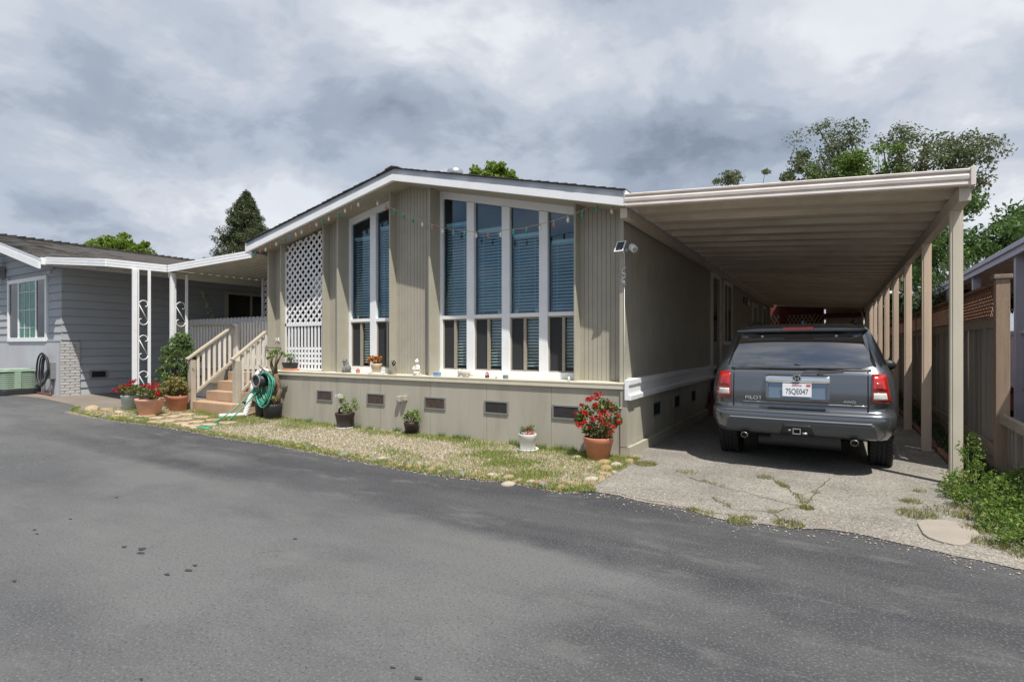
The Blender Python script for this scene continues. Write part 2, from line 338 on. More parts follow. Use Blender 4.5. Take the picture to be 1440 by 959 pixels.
def wear(x, y):   # 1 = newer dark sealed strip beside the plots, 0 = old pale dusty lane
    w = sst(3.15, 3.75, y-.04*math.sin(x*1.3))*sst(-13, -9.5, x)
    w = max(w, .75*sst(-1.9, -.6, x+.35*(y-3.4)*0))
    for (cx, cy, rx, ry, k) in [(-7.3, 4.25, .9, .25, .7), (-4.6, 3.6, 1.1, .22, .9), (-2.3, 3.3, 1.4, .25, .7), (-9.5, 4.3, 1, .3, .4), (-5.0, 4.1, .8, .15, .3)]:
        w -= k*math.exp(-((x-cx)/rx)**2-((y-cy)/ry)**2)
    w -= .55*math.exp(-((y-3.42)/.16)**2)*sst(-12, -9, x)*(1-sst(-2.2, -1.2, x))
    return max(-.3, w)
def asphalt():
    m = bpy.data.materials.new('worn_asphalt'); m.use_nodes = True; nt = m.node_tree; N = nt.nodes; L = nt.links; b = N['Principled BSDF']
    tc = N.new('ShaderNodeTexCoord'); V = tc.outputs['Object']
    def noise(s, d=5, r=.6, st=None):
        n = N.new('ShaderNodeTexNoise'); n.inputs['Scale'].default_value = s; n.inputs['Detail'].default_value = d; n.inputs['Roughness'].default_value = r
        if st:
            mp = N.new('ShaderNodeMapping'); mp.inputs['Scale'].default_value = st; L.new(V, mp.inputs[0]); L.new(mp.outputs[0], n.inputs[0])
        else: L.new(V, n.inputs[0])
        return n.outputs[0]
    def mr(v, a, b2, c, d):
        r = N.new('ShaderNodeMapRange'); L.new(v, r.inputs[0]); r.inputs[1].default_value = a; r.inputs[2].default_value = b2; r.inputs[3].default_value = c; r.inputs[4].default_value = d; return r.outputs[0]
    def mx(f, a, b2, t='MIX'):
        q = N.new('ShaderNodeMix'); q.data_type = 'RGBA'; q.blend_type = t
        if isinstance(f, float): q.inputs[0].default_value = f
        else: L.new(f, q.inputs[0])
        for i, v in ((6, a), (7, b2)):
            if isinstance(v, tuple): q.inputs[i].default_value = v+(1,)
            else: L.new(v, q.inputs[i])
        return q.outputs[2]
    at = N.new('ShaderNodeAttribute'); at.attribute_name = 'wear'
    ad = N.new('ShaderNodeMath'); ad.operation = 'ADD'; L.new(at.outputs['Fac'], ad.inputs[0]); L.new(mr(noise(1.4, 8, .65), .3, .7, -.35, .35), ad.inputs[1])
    c = mx(mr(ad.outputs[0], 0, 1, 0, 1), (.118, .119, .122), (.038, .039, .045))
    # driving streaks along the lane and cloudy dust
    c = mx(mr(noise(1.0, 6, .6, (.25, 1.6, 1)), .42, .68, 0, .5), c, (.118, .117, .116))
    c = mx(mr(noise(.55, 7, .6, (.5, 1.2, 1)), .44, .62, 0, .6), c, (.055, .058, .064))
    sp = noise(70, 2, .5); c = mx(mr(sp, .54, .72, 0, .62), c, (.19, .19, .19))
    sp2 = noise(55, 2, .6); c = mx(mr(sp2, .56, .72, 0, .75), c, (.035, .036, .04))
    sp3 = noise(24, 2, .6); c = mx(mr(sp3, .72, .78, 0, .15), c, (.22, .215, .21))
    c = mx(mr(noise(2.6, 9, .72, (.5, 1.3, 1)), .54, .66, 0, .5), c, (.135, .134, .132))
    # hairline cracks
    vo = N.new('ShaderNodeTexVoronoi'); vo.feature = 'DISTANCE_TO_EDGE'; vo.inputs['Scale'].default_value = .55
    wv = N.new('ShaderNodeVectorMath'); wv.operation = 'ADD'; ns = N.new('ShaderNodeTexNoise'); ns.inputs['Scale'].default_value = 2.2; ns.inputs['Detail'].default_value = 5; L.new(V, ns.inputs[0])
    L.new(V, wv.inputs[0]); L.new(ns.outputs['Color'], wv.inputs[1]); L.new(wv.outputs[0], vo.inputs['Vector'])
    k = N.new('ShaderNodeMath'); k.operation = 'MULTIPLY'; L.new(mr(vo.outputs[0], 0, .006, 1, 0), k.inputs[0]); L.new(mr(noise(.6, 3), .5, .62, 0, .45), k.inputs[1])
    c = mx(k.outputs[0], c, (.04, .04, .04))
    L.new(c, b.inputs['Base Color']); b.inputs['Roughness'].default_value = .85; b.inputs['Specular IOR Level'].default_value = .35
    bp = N.new('ShaderNodeBump'); bp.inputs['Strength'].default_value = .6; bp.inputs['Distance'].default_value = .006; L.new(noise(75, 4, .7), bp.inputs['Height']); L.new(bp.outputs[0], b.inputs['Normal'])
    return m
m_asph = asphalt()
def frange(a, b, s):
    n = max(1, int(round((b-a)/s))); return [a+(b-a)*i/n for i in range(n+1)]
xr = [-60, -40, -26]+frange(-20, 3, .125)+[6, 14, 60]
cols = []
for x in xr:
    e = edge(x)+(.035*math.sin(x*7.3)+.025*math.sin(x*17.1+1) if -15 < x < 2 else 0)
    cols.append((x, [-40, -10, -4, -2]+[-1+(e-.02+1)*j/44 for j in range(45)]+[e+.05]))
rd = sheet('road', cols, m_asph, lift=0, attr=wear)
# dark oil drips
m_oil = M('oil_stain', (.034, .034, .037), .6, .2, 30)
mb = MB()
for (x, y, r) in [(-5.60, 1.80, .022), (-5.46, 1.77, .018), (-4.39, 2.037, .036), (-4.313, 1.99, .032), (-4.55, 1.99, .025), (-3.76, 1.893, .026), (-3.707, 2.0, .03), (-3.75, 2.07, .022), (-5.68, 2.07, .018), (-4.49, 1.343, .02), (-1.77, 1.883, .014), (-1.615, 1.88, .02), (-2.68, 1.24, .012), (-6.1, 2.6, .02), (-3.6, 2.75, .02)]:
    a0 = random.random()*6; r *= .72; pts = [(x+r*1.3*math.cos(a)*(1+.3*math.sin(3*a+a0)+.1*math.sin(7*a)), y+r*.8*math.sin(a)*(1+.25*math.sin(2*a+a0)+.12*math.sin(8*a+1)), gz(x)+.004) for a in [2*math.pi*k/28 for k in range(28)]]
    mb.add(pts, [tuple(range(28))])
mb.build('oil_stains', m_oil, kind='structure', fix=False)
# driveway under the carport: worn concrete and asphalt mix
m_drive = M('worn_driveway', (.225, .21, .185), .9, .2, 1.1, .6, 60, dirt=.6, dirtcol=(.125, .12, .11), dscale=1.4)
nt = m_drive.node_tree; b = nt.nodes['Principled BSDF']; src = b.inputs['Base Color'].links[0].from_socket
n = nt.nodes.new('ShaderNodeTexNoise'); n.inputs['Scale'].default_value = 55; n.inputs['Detail'].default_value = 3; tcn = nt.nodes.new('ShaderNodeTexCoord'); nt.links.new(tcn.outputs['Object'], n.inputs[0])
r = nt.nodes.new('ShaderNodeMapRange'); r.inputs[1].default_value = .36; r.inputs[2].default_value = .64; r.inputs[3].default_value = .62; r.inputs[4].default_value = 1.35; nt.links.new(n.outputs[0], r.inputs[0])
vm = nt.nodes.new('ShaderNodeVectorMath'); vm.operation = 'SCALE'; nt.links.new(src, vm.inputs[0]); nt.links.new(r.outputs[0], vm.inputs['Scale']); nt.links.new(vm.outputs[0], b.inputs['Base Color'])
cols = []
for x in frange(-2.45, 1.22, .12):
    e = edge(x)-.02+.03*math.sin(x*9)+(.25*max(0, -2.0-x) if x < -2 else 0)
    cols.append((x, [e]+frange(5.6, 8, .3)+[12, 18, 30]))
sheet('driveway', cols, m_drive, lift=.006)
# patio beside the grey house
m_patio = M('concrete_patio', (.20, .17, .145), .9, .15, 1.5, .4, 60, dirt=.5, dirtcol=(.12, .10, .085), dscale=1.2)
cols = [(x, [edge(x)-.02, edge(x)+.3, 5.6, 7.0, 8.5]) for x in frange(-30, -12.6, .4)]
sheet('patio', cols, m_patio, lift=.006)
# loose concrete slab at the right of the drive
m_slab = M('pale_slab_concrete', (.30, .265, .23), .9, .1, 4, .5, 50)
pts = []
for k in range(22):
    a = 2*math.pi*k/22; rr = 1+.06*math.sin(3*a)+.05*math.sin(5*a+1); pts.append((.775+.19*rr*math.cos(a)+.04*math.sin(a), 5.52+.34*rr*math.sin(a)))
mb = MB(); mb.prism(pts, 'z', 0, .022)
tag(mb.build('concrete_slab', m_slab, bevel=.006), 'thin rounded pale concrete slab beside the weeds at the driveway mouth', 'slab')
# cracks in the drive, with weeds
m_crack = M('crack_dirt', (.06, .055, .045), .95, .2, 20)
mb = MB()
def crack(pts, w):
    q = []
    for (a, b2) in zip(pts, pts[1:]):
        for k in range(5):
            t = k/5; q.append((a[0]+(b2[0]-a[0])*t+random.uniform(-.02, .02), a[1]+(b2[1]-a[1])*t+random.uniform(-.03, .03)))
    q.append(pts[-1]); n0 = len(q); L_ = []; R_ = []
    for i, p in enumerate(q):
        a = q[max(0, i-1)]; c = q[min(n0-1, i+1)]; d = Vector((c[0]-a[0], c[1]-a[1])).normalized(); ww = w*random.uniform(.4, 1)
        L_.append((p[0]-d.y*ww, p[1]+d.x*ww, .010)); R_.append((p[0]+d.y*ww, p[1]-d.x*ww, .010))
    mb.add(L_+R_, [(i, i+1, n0+i+1, n0+i) for i in range(n0-1)])
CR = [[(-.65, 6.85), (-.5, 6.5), (-.33, 6.17), (-.24, 5.7), (-.5, 5.35), (-.35, 5.1)], [(-.06, 7.1), (-.15, 6.43), (-.24, 5.7)], [(-1.4, 6.3), (-.9, 6.0), (-.24, 5.7)], [(-1.05, 5.6), (-.8, 5.3), (-.5, 5.35)], [(-2.0, 5.25), (-1.4, 5.15), (-.95, 5.05), (-.6, 5.1)]]
for c_ in CR: crack(c_, .005)
mb.build('driveway_cracks', m_crack, kind='structure', fix=False)
m_moss = leafmat('dry_weed', [(.16, .17, .04), (.24, .23, .07), (.12, .16, .04), (.32, .27, .12)], .2)
P_ = []
for c_ in CR:
    for (a, b2) in zip(c_, c_[1:]):
        if random.random() < .75:
            for k in range(3):
                t = random.random(); P_.append(tuft(random.randint(20, 70), (a[0]+(b2[0]-a[0])*t, a[1]+(b2[1]-a[1])*t, .008), .05, .022, 1.2, .005))
for (x, y, r, n) in [(-.70, 4.93, .10, 260), (-.33, 5.07, .12, 260), (-.22, 5.66, .06, 180), (.62, 6.4, .09, 160), (.62, 5.95, .16, 420), (-.68, 6.72, .08, 120), (-1.5, 6.55, .12, 100), (-2.05, 6.72, .14, 500), (.75, 6.9, .06, 60), (-1.0, 5.02, .1, 90), (.9, 6.2, .2, 200)]:
    P_.append(tuft(n, (x, y, .006), r, .035, 1.0, .006))
V, F = cat(P_); npmesh('driveway_weeds', V, F, m_moss, kind='stuff')

# ------------------------------------------------------------ gravel bed
m_bed = M('bed_dirt', (.30, .24, .17), .95, .25, 3, .8, 40, dirt=.5, dirtcol=(.16, .14, .08), dscale=2)
cols = []
for x in frange(-12.9, -2.2, .2):
    top = 7.2 if x > -10.35 else 7.4
    lo = edge(x)-.03
    if x > -2.45: lo = max(lo, 5.15)
    cols.append((x, [lo, lo+.12, lo+.4, 6.2, top]))
bed = sheet('gravel_bed', cols, m_bed, lift=.012)
def inbed(x, y):
    if x < -10.35: return -12.85 < x and edge(x) < y < 6.5
    if x > -2.9: return x < -2.2 and y > edge(x)+.03 and y < 7.0
    return edge(x)+.02 < y < 7.08
pe = []
while len(pe) < 15000:
    x = random.uniform(-12.8, -2.35); y = random.uniform(4.75, 7.08)
    if not inbed(x, y): continue
    d = .5+.5*math.sin(x*1.7+1)*math.sin(y*2.3+x*.6)
    if x < -9.6 and random.random() < .75: continue
    if x > -4.6 and random.random() < .55: continue
    pe.append((x, y))
pe = np.array(pe); n = len(pe)
OCT = np.array([(1, 0, 0), (0, 1, 0), (-1, 0, 0), (0, -1, 0), (0, 0, 1)], float); OF = np.array([(0, 1, 4), (1, 2, 4), (2, 3, 4), (3, 0, 4)])
a = RNG.random(n)*6.28; s = .009+.012*RNG.random(n)**2
ca, sa = np.cos(a), np.sin(a); pts = np.repeat(OCT[None], n, 0)*np.stack([s*(.8+.7*RNG.random(n)), s, s*.8], 1)[:, None]
pts = pts+RNG.normal(size=pts.shape)*(s*.15)[:, None, None]
Xr = pts[..., 0]*ca[:, None]-pts[..., 1]*sa[:, None]; Yr = pts[..., 0]*sa[:, None]+pts[..., 1]*ca[:, None]
zb = np.array([gz(x)+.013 for x in pe[:, 0]])
V = np.stack([Xr+pe[:, 0:1], Yr+pe[:, 1:2], pts[..., 2]+zb[:, None]], 2).reshape(-1, 3); F = (OF[None]+np.arange(n)[:, None, None]*5).reshape(-1, 3)
m_gravel = M('pale_gravel', (.5, .42, .33), .9, .1, 9, island=[(.33, .28, .23), (.39, .34, .285), (.26, .20, .155), (.30, .27, .24), (.45, .41, .35), (.20, .17, .14), (.35, .26, .21)])
npmesh('gravel', V, F, m_gravel, bed, 'stuff')
# grass in patches
m_grass = leafmat('short_grass', [(.12, .20, .03), (.20, .29, .05), (.27, .32, .08), (.38, .34, .15)], .4)
B = []
patches = [(random.uniform(-12.4, -2.6), random.choice([0, 1, 2, 0]), random.uniform(.15, .55)) for _ in range(120)]
def gd(x, y):
    e = edge(x); k = 0
    k += .75*math.exp(-((y-e-.03)/.11)**2)          # along the kerb of stones
    if x > -10.3: k += .9*math.exp(-((y-6.88)/.2)**2)*(.5+.5*math.sin(x*2.1+.5))
    if x < -9.2 and x > -10.5: k += .5*math.exp(-((y-6.3)/.5)**2)
    if x > -5: k += 1.0*sst(-5.2, -3.8, x)*max(0, math.sin(x*3.1+y*4.3)*.6+math.sin(x*7.3-y*6.1)*.5)
    if x > -4.4: k += .12
    k += .5*max(0, math.sin(x*1.9+2)*math.sin(y*4+x))**3
    k += .10
    if x < -10.3: k += .7*max(0, math.sin(x*2.7)*math.cos(y*5))
    return k
while len(B) < 52000:
    x = random.uniform(-13.4, -2.1); y = random.uniform(4.7, 7.06)
    if x < -10.3 and y > 6.4: continue
    if not (inbed(x, y) or abs(y-edge(x)) < .06): continue
    if random.random() < gd(x, y): B.append((x, y, gz(x)+.012))
B = np.array(B)
V, F = blades(B, .036, 1.1, .008); npmesh('grass', V, F, m_grass, bed, 'stuff')
# straw-like dry blades and little weeds against the skirt
Bw = [tuft(60, (random.uniform(-10.1, -2.7), 6.98+random.uniform(-.08, .05), .015), .06, .07, .8, .008) for _ in range(34)]
V, F = cat(Bw); npmesh('weeds', V, F, leafmat('weed_green', [(.06, .13, .03), (.12, .2, .05), (.2, .26, .09)], .3), bed, 'stuff')
# stones edging the bed, each a part of it
STM = [M('stone_'+nm, c, .9, .35, 16, .9, 40, dirt=.65, dirtcol=tuple(k*.6 for k in c), dscale=9) for nm, c in [('tan', (.44, .33, .22)), ('pale', (.55, .47, .38)), ('rose', (.42, .25, .17)), ('grey', (.27, .27, .26)), ('ochre', (.42, .30, .15)), ('dark', (.12, .11, .10))]]
def stone_mesh(seed):
    bm = bmesh.new(); bmesh.ops.create_icosphere(bm, subdivisions=2, radius=1); r = random.Random(seed); dirs = [Vector((r.gauss(0, 1), r.gauss(0, 1), r.gauss(0, 1))).normalized() for _ in range(7)]; am = [r.uniform(-.16, .2) for _ in range(7)]
    for v in bm.verts:
        k = 1+sum(a*max(0, v.co.normalized().dot(d))**2 for a, d in zip(am, dirs)); v.co *= k
    for f in bm.faces: f.smooth = True
    me = bpy.data.meshes.new('stone'); bm.to_mesh(me); bm.free(); return me
SM = []
for i in range(24):
    me = stone_mesh(i); me.materials.append(STM[[0, 1, 2, 3, 4, 0, 1, 2, 3, 0, 1, 5][i % 12]]); SM.append(me)
def stone(x, y, s, z=None, mesh=None, par=None, flat=.5):
    o = link('stone', mesh or random.choice(SM), par); o.location = (x, y, (gz(x) if z is None else z)+s*.12); o.rotation_euler = (random.uniform(-.3, .3), random.uniform(-.3, .3), random.uniform(0, 6.3)); o.scale = (s*random.uniform(.9, 1.3), s*random.uniform(.75, 1.05), s*flat*random.uniform(.85, 1.2)); return o
# the stones sit along the edge, with a few loose ones
x = -12.7
while x < -2.4:
    s = random.uniform(.035, .075) if x < -4.2 else random.uniform(.045, .085)
    if -9.3 < x < -5.2: s = random.uniform(.035, .06)
    if random.random() < .15: s *= 1.35
    stone(x, edge(x)+.07+random.uniform(-.03, .04), s, par=bed); x += s*1.75+random.uniform(0, .07 if x > -9.5 else .16)
for (x, y, s, m) in [(-2.42, 5.35, .07, 0), (-2.32, 5.62, .075, 1), (-2.30, 5.95, .07, 0), (-2.36, 6.2, .08, 4), (-2.33, 6.45, .085, 1), (-2.52, 6.5, .09, 4), (-2.28, 6.75, .075, 0), (-2.24, 5.45, .05, 2), (-2.24, 6.1, .05, 1), (-2.45, 5.15, .06, 3), (-2.6, 6.1, .05, 2), (-3.35, 5.2, .075, 1), (-2.75, 5.2, .08, 2), (-3.02, 4.98, .07, 1), (-3.9, 5.05, .06, 3), (-2.95, 6.62, .07, 1), (-12.9, 5.05, .12, 0), (-12.6, 5.2, .09, 4), (-12.2, 5.25, .08, 1), (-11.7, 5.0, .09, 4), (-11.3, 5.05, .07, 1), (-10.5, 5.2, .09, 0), (-9.9, 5.3, .1, 1)]:
    stone(x, y, s, mesh=SM[m], par=bed)
x = -9.6
while x < -2.5:
    stone(x, edge(x)+.19+random.uniform(-.05, .09), random.uniform(.025, .055), par=bed); x += random.uniform(.07, .22)
# loose grit drifting over the seam between lane, drive and bed
gp = []
while len(gp) < 7500:
    x = random.uniform(-13, 1.3); e = edge(x); d = abs(random.gauss(0, .10)) if x > -2.2 else -abs(random.gauss(0, .05))
    y = e+(random.gauss(.10, .16) if x > -2.2 else random.gauss(-.02, .05))
    gp.append((x, y))
gp = np.array(gp); n = len(gp); s = .004+.007*RNG.random(n)**3; a = RNG.random(n)*6.28; ca, sa = np.cos(a), np.sin(a)
pts = np.repeat(OCT[None], n, 0)*np.stack([s*(.8+.7*RNG.random(n)), s, s*.7], 1)[:, None]
Xr = pts[..., 0]*ca[:, None]-pts[..., 1]*sa[:, None]; Yr = pts[..., 0]*sa[:, None]+pts[..., 1]*ca[:, None]; zb = np.array([gz(x)+.007 for x in gp[:, 0]])
V = np.stack([Xr+gp[:, 0:1], Yr+gp[:, 1:2], pts[..., 2]+zb[:, None]], 2).reshape(-1, 3); F = (OF[None]+np.arange(n)[:, None, None]*5).reshape(-1, 3)
npmesh('loose_grit', V, F, m_gravel, kind='stuff')
m_dust = M('brown_dirt_drift', (.17, .135, .10), .95, .3, 5, .8, 50)
q_ = []
for x in frange(-2.1, 1.25, .05): q_.append((x, edge(x)-.015-.05*abs(math.sin(x*5.3+1))*abs(math.sin(x*13)), edge(x)+.05+.10*abs(math.sin(x*3.1))*(.6+.4*math.sin(x*11))+.05*math.sin(x*23)*.5))
mb = MB(); n0 = len(q_); mb.add([(x, a, .0085) for x, a, b in q_]+[(x, max(b, a+.03), .0105) for x, a, b in q_], [(i, i+1, n0+i+1, n0+i) for i in range(n0-1)]); pass
# flat paving pieces in front of the steps
m_flag = M('tan_flagstone', (.42, .31, .22), .9, .15, 5, .5, 40, rnd=.12)
for i in range(15):
    cx = -11.45+.42*(i % 5)+random.uniform(-.05, .05); cy = 5.35+.3*(i//5)+random.uniform(-.03, .03); k = random.randint(5, 7); r0 = .17
    if i == 10: continue
    poly = [(cx+r0*random.uniform(.85, 1.2)*math.cos(2*math.pi*j/k), cy+.14*random.uniform(.85, 1.2)*math.sin(2*math.pi*j/k)) for j in range(k)]
    mb = MB(); mb.prism(poly, 'z', gz(cx)+.0, gz(cx)+.035); mb.build('paving_stone', m_flag, bed, bevel=.006)
# ------------------------------------------------------------ olive mobile home
HX0, HX1, HY0, HY1 = -10.314, -2.50, 7.20, 27.0
def ztop(x): return 3.66+.2095*(x+10.57) if x < -6.47 else 4.52-.2375*(x+6.47)
def zsof(x): return ztop(x)-.19
H = thing('mobile_home', 'olive grey mobile home with tall white framed windows and low gable roof', 'house', (-6.4, 7.0, 0))
mb = MB()
# shell walls: left, right below grooves, back, and the set-back front infill
mb.box(HX0, HX0+.08, 7.47, HY1, .2, 3.5)
mb.box(HX0, HX1, HY1-.1, HY1, .2, 3.4)
mb.build('wall', m_olive, H)
# grooved right side wall
def grooved(x0, x1, y, depth, zf0, zf1, pitch=.068, gap=.007, face=-1):
    """ribbed sheet standing on the line Y=y, one board per rib, recessed joints"""
    mb = MB(); x = x0
    mb.hexa([(x0, y+.012, zf0), (x1, y+.012, zf0), (x1, y+depth, zf0), (x0, y+depth, zf0), (x0, y+.012, zf1(x0)-.004), (x1, y+.012, zf1(x1)-.004), (x1, y+depth, zf1(x1)-.004), (x0, y+depth, zf1(x0)-.004)])
    while x < x1-.01:
        b = min(x+pitch-gap, x1)
        mb.hexa([(x, y+.003, zf0), (b, y+.003, zf0), (b, y+.011, zf0), (x, y+.011, zf0), (x, y+.003, zf1(x)), (b, y+.003, zf1(b)), (b, y+.011, zf1(b)), (x, y+.011, zf1(x))]); x += pitch
    return mb
for (a, b) in [(-10.27, -9.90), (-8.575, -8.20), (-6.825, -5.945), (-3.22, -2.56)]:
    ap = 0
    if a < -6.47 < b:
        grooved(a, -6.47, 7.36, .06, .99, zsof).build('ribbed_panel', m_olive, H); grooved(-6.47, b, 7.36, .06, .99, zsof).build('ribbed_panel', m_olive, H)
    else: grooved(a, b, 7.36, .06, .99, zsof).build('ribbed_panel', m_olive, H)
for i, (x, w) in enumerate([(-10.295, .045), (-9.885, .04), (-8.595, .04), (-8.185, .04), (-6.838, .03), (-5.93, .035), (-3.235, .03)]):
    mb = MB(); a, b = x-w/2, x+w/2
    mb.hexa([(a, 7.20, .99), (b, 7.20, .99), (b, 7.50, .99), (a, 7.50, .99), (a, 7.20, zsof(a)), (b, 7.20, zsof(b)), (b, 7.50, zsof(b)), (a, 7.50, zsof(a))]); mb.build('fin', m_olive_trim, H, bevel=.003)
mb = MB(); mb.hexa([(-2.56, 7.20, .99), (-2.50, 7.20, .99), (-2.50, 7.50, .99), (-2.56, 7.50, .99), (-2.56, 7.20, zsof(-2.56)), (-2.50, 7.20, zsof(-2.5)), (-2.50, 7.50, zsof(-2.5)), (-2.56, 7.50, zsof(-2.56))]); mb.build('corner_post', m_olive_trim, H, bevel=.003)
# side wall sheet with door and window openings as proud frames
mb = MB(); mb.box(-2.56, -2.512, 7.5, HY1, .2, 3.38)
y = 7.5
while y < HY1-.02: mb.box(-2.514, -2.50, y, min(y+.188, HY1), 1.0, 3.38); y += .2
mb.build('side_wall', m_olive, H)
mb = MB(); mb.box(-2.50, -2.465, 7.6, HY1, 3.28, 3.36); mb.build('eave_trim', m_olive_trim, H)
# dark backing sheet behind windows, the room's dimness put into its colour
mb = MB(); mb.hexa([(-10.3, 7.95, .9), (-2.56, 7.95, .9), (-2.56, 8.0, .9), (-10.3, 8.0, .9), (-10.3, 7.95, 3.3), (-2.56, 7.95, 3.2), (-2.56, 8.0, 3.2), (-10.3, 8.0, 3.3)]); mb.prism([(-10.3, 3.3), (-2.56, 3.2), (-6.47, 4.3)], 'y', 7.95, 8.0); mb.box(-10.3, -2.6, 7.5, 8.0, .88, .9); mb.build('dim_backing_sheet', m_interior, H)
# skirt with ledge
mb = MB()
for k in range(7):
    a = -10.33+k*1.13; b = a+1.13-.003 if k < 6 else -2.42
    m2 = MB(); m2.box(a, b, 7.0815, 7.115, -.02, .93)
    x = a+.2
    while x < b-.02: m2.box(x-.195, x-.003, 7.08, 7.083, -.02, .93); x += .2
    m2.box(x-.195, b, 7.08, 7.083, -.02, .93)
    m2.build('skirt_panel', m_skirt, H)
mb.box(-10.33, -2.42, 7.115, 7.16, -.02, .90); mb.box(-10.37, -10.33, 7.08, HY1, -.02, .93); mb.build('skirt_frame', m_skirt, H)
mb = MB(); mb.box(-10.36, -2.43, 7.045, 7.50, .965, .99); mb.box(-10.36, -2.43, 7.05, 7.083, .905, .965); mb.build('ledge', M('ledge_paint', (.60, .56, .45), .7, .08, 3, .15, 50, dirt=.3, dirtcol=(.42, .38, .3), dscale=4), H, bevel=.004)
mb = MB(); mb.box(-2.455, -2.42, 7.118, HY1, .12, .80)
y = 7.12
while y < HY1: mb.box(-2.42, -2.413, y, min(y+.39, HY1), .12, .80); y += .4
mb.build('side_skirt', m_skirt, H)
mb = MB(); mb.box(-2.50, -2.36, 7.06, 7.30, -.02, .135); mb.box(-2.40, -2.345, 7.30, HY1, -.02, .14); mb.build('base_board', m_olive_trim, H, bevel=.004)
mb = MB(); mb.box(-2.50, -2.40, 7.06, 7.115, .12, .90); mb.build('corner_trim', m_skirt, H, bevel=.003)
# white belt rail on the side wall, stepped profile
for k, (ya, yb) in enumerate([(7.05, 7.34), (7.34, 13.25), (14.5, 20.0), (20.0, HY1)]):
    mb = MB(); e = .012 if k == 0 else 0
    mb.prism([(-2.5+.07*(k == 0), .765), (-2.355+e, .765), (-2.35+e, .83), (-2.385+e, .85), (-2.385+e, .96), (-2.365+e, .975), (-2.365+e, 1.04), (-2.5+.07*(k == 0), 1.04)], 'y', ya-.02*(k == 0), yb); mb.build('belt_rail', m_white, H, bevel=.004)
# roof
mb = MB()
def slab(mb, xa, xb, ya, yb, up, th):
    mb.hexa([(xa, ya, ztop(xa)+up), (xb, ya, ztop(xb)+up), (xb, yb, ztop(xb)+up), (xa, yb, ztop(xa)+up), (xa, ya, ztop(xa)+up+th), (xb, ya, ztop(xb)+up+th), (xb, yb, ztop(xb)+up+th), (xa, yb, ztop(xa)+up+th)])
roof = MB(); slab(roof, -10.56, -6.47, 6.93, HY1+.3, -.03, .03); slab(roof, -6.47, -2.40, 6.93, HY1+.3, -.03, .03); ro = roof.build('roof', m_shdark, H)
# shingle courses: overlapping butts along both slopes
mb = MB(); r_ = random.Random(3)
for side in (0, 1):
    x = -10.60 if side == 0 else -2.36; step = .14 if side == 0 else -.14; k = 0
    while (x < -6.47) if side == 0 else (x > -6.47):
        xe = x+step*1.05; xe = min(xe, -6.46) if side == 0 else max(xe, -6.48)
        y = 6.86+r_.uniform(-.01, .01)
        for (ya, yb) in [(y, y+.3), (y+.3, y+.62), (y+.62, y+1.0), (y+1.0, 15), (15, HY1+.3)]:
            th = r_.uniform(.006, .014); zz0 = ztop(x) if -10.6 < x else ztop(-10.6)
            xa, xb = (x, xe) if side == 0 else (xe, x)
            za, zb_ = ztop(max(xa, -10.6)), ztop(min(xb, -2.36)); ta, tb = (th+.006, .004) if side == 0 else (.004, th+.006)
            mb.hexa([(xa, ya, za), (xb, ya, zb_), (xb, yb, zb_), (xa, yb, za), (xa, ya, za+ta), (xb, ya, zb_+tb), (xb, yb, zb_+tb), (xa, yb, za+ta)])
        x += step; k += 1
for k in range(70): y = 6.85+.29*k; mb.prism([(-6.62, ztop(-6.62)+.01), (-6.47, ztop(-6.47)+.012), (-6.32, ztop(-6.32)+.01), (-6.32, ztop(-6.32)+.03), (-6.47, ztop(-6.47)+.034+.006*(k % 2)), (-6.62, ztop(-6.62)+.03)], 'y', y, y+.3)
mb.build('shingles', m_shdark, ro, 'stuff')
for (xa, xb) in [(-10.57, -6.47), (-6.47, -2.388)]:
    mb = MB(); mb.hexa([(xa, 6.915, ztop(xa)-.105), (xb, 6.915, ztop(xb)-.105), (xb, 6.94, ztop(xb)-.105), (xa, 6.94, ztop(xa)-.105), (xa, 6.915, ztop(xa)-.004), (xb, 6.915, ztop(xb)-.004), (xb, 6.94, ztop(xb)-.004), (xa, 6.94, ztop(xa)-.004)])
    mb.build('upper_fascia_board', M('shaded_fascia_white', (.50, .53, .57), .5, .06, 4, .05, 60), H)  # shade on the recessed upper board put into a greyer white
    mb = MB(); mb.hexa([(xa, 6.88, ztop(xa)-.21), (xb, 6.88, ztop(xb)-.21), (xb, 6.938, ztop(xb)-.21), (xa, 6.938, ztop(xa)-.21), (xa, 6.88, ztop(xa)-.10), (xb, 6.88, ztop(xb)-.10), (xb, 6.938, ztop(xb)-.10), (xa, 6.938, ztop(xa)-.10)])
    mb.build('fascia_board', m_white, H)
    mb = MB(); mb.hexa([(xa, 6.94, ztop(xa)-.20), (xb, 6.94, ztop(xb)-.20), (xb, 7.62, ztop(xb)-.20), (xa, 7.62, ztop(xa)-.20), (xa, 6.94, ztop(xa)-.185), (xb, 6.94, ztop(xb)-.185), (xb, 7.62, ztop(xb)-.185), (xa, 7.62, ztop(xa)-.185)]); mb.build('soffit', m_olive, H)
mb = MB(); mb.box(-10.60, -10.565, 6.88, HY1+.3, 3.45, 3.64); mb.build('left_eave_fascia', m_white, H)
mb = MB(); mb.box(-2.39, -2.36, 6.88, HY1+.3, 3.345, 3.54); mb.build('right_eave_fascia', m_white, H)
# chimney cap
mb = MB(); mb.lathe([(.13, 4.3), (.13, 4.74), (.155, 4.74), (.155, 4.86), (.13, 4.88), (.001, 4.90)], 16, (-6.28, 8.4, 0)); mb.build('vent_pipe', m_metal, ro)
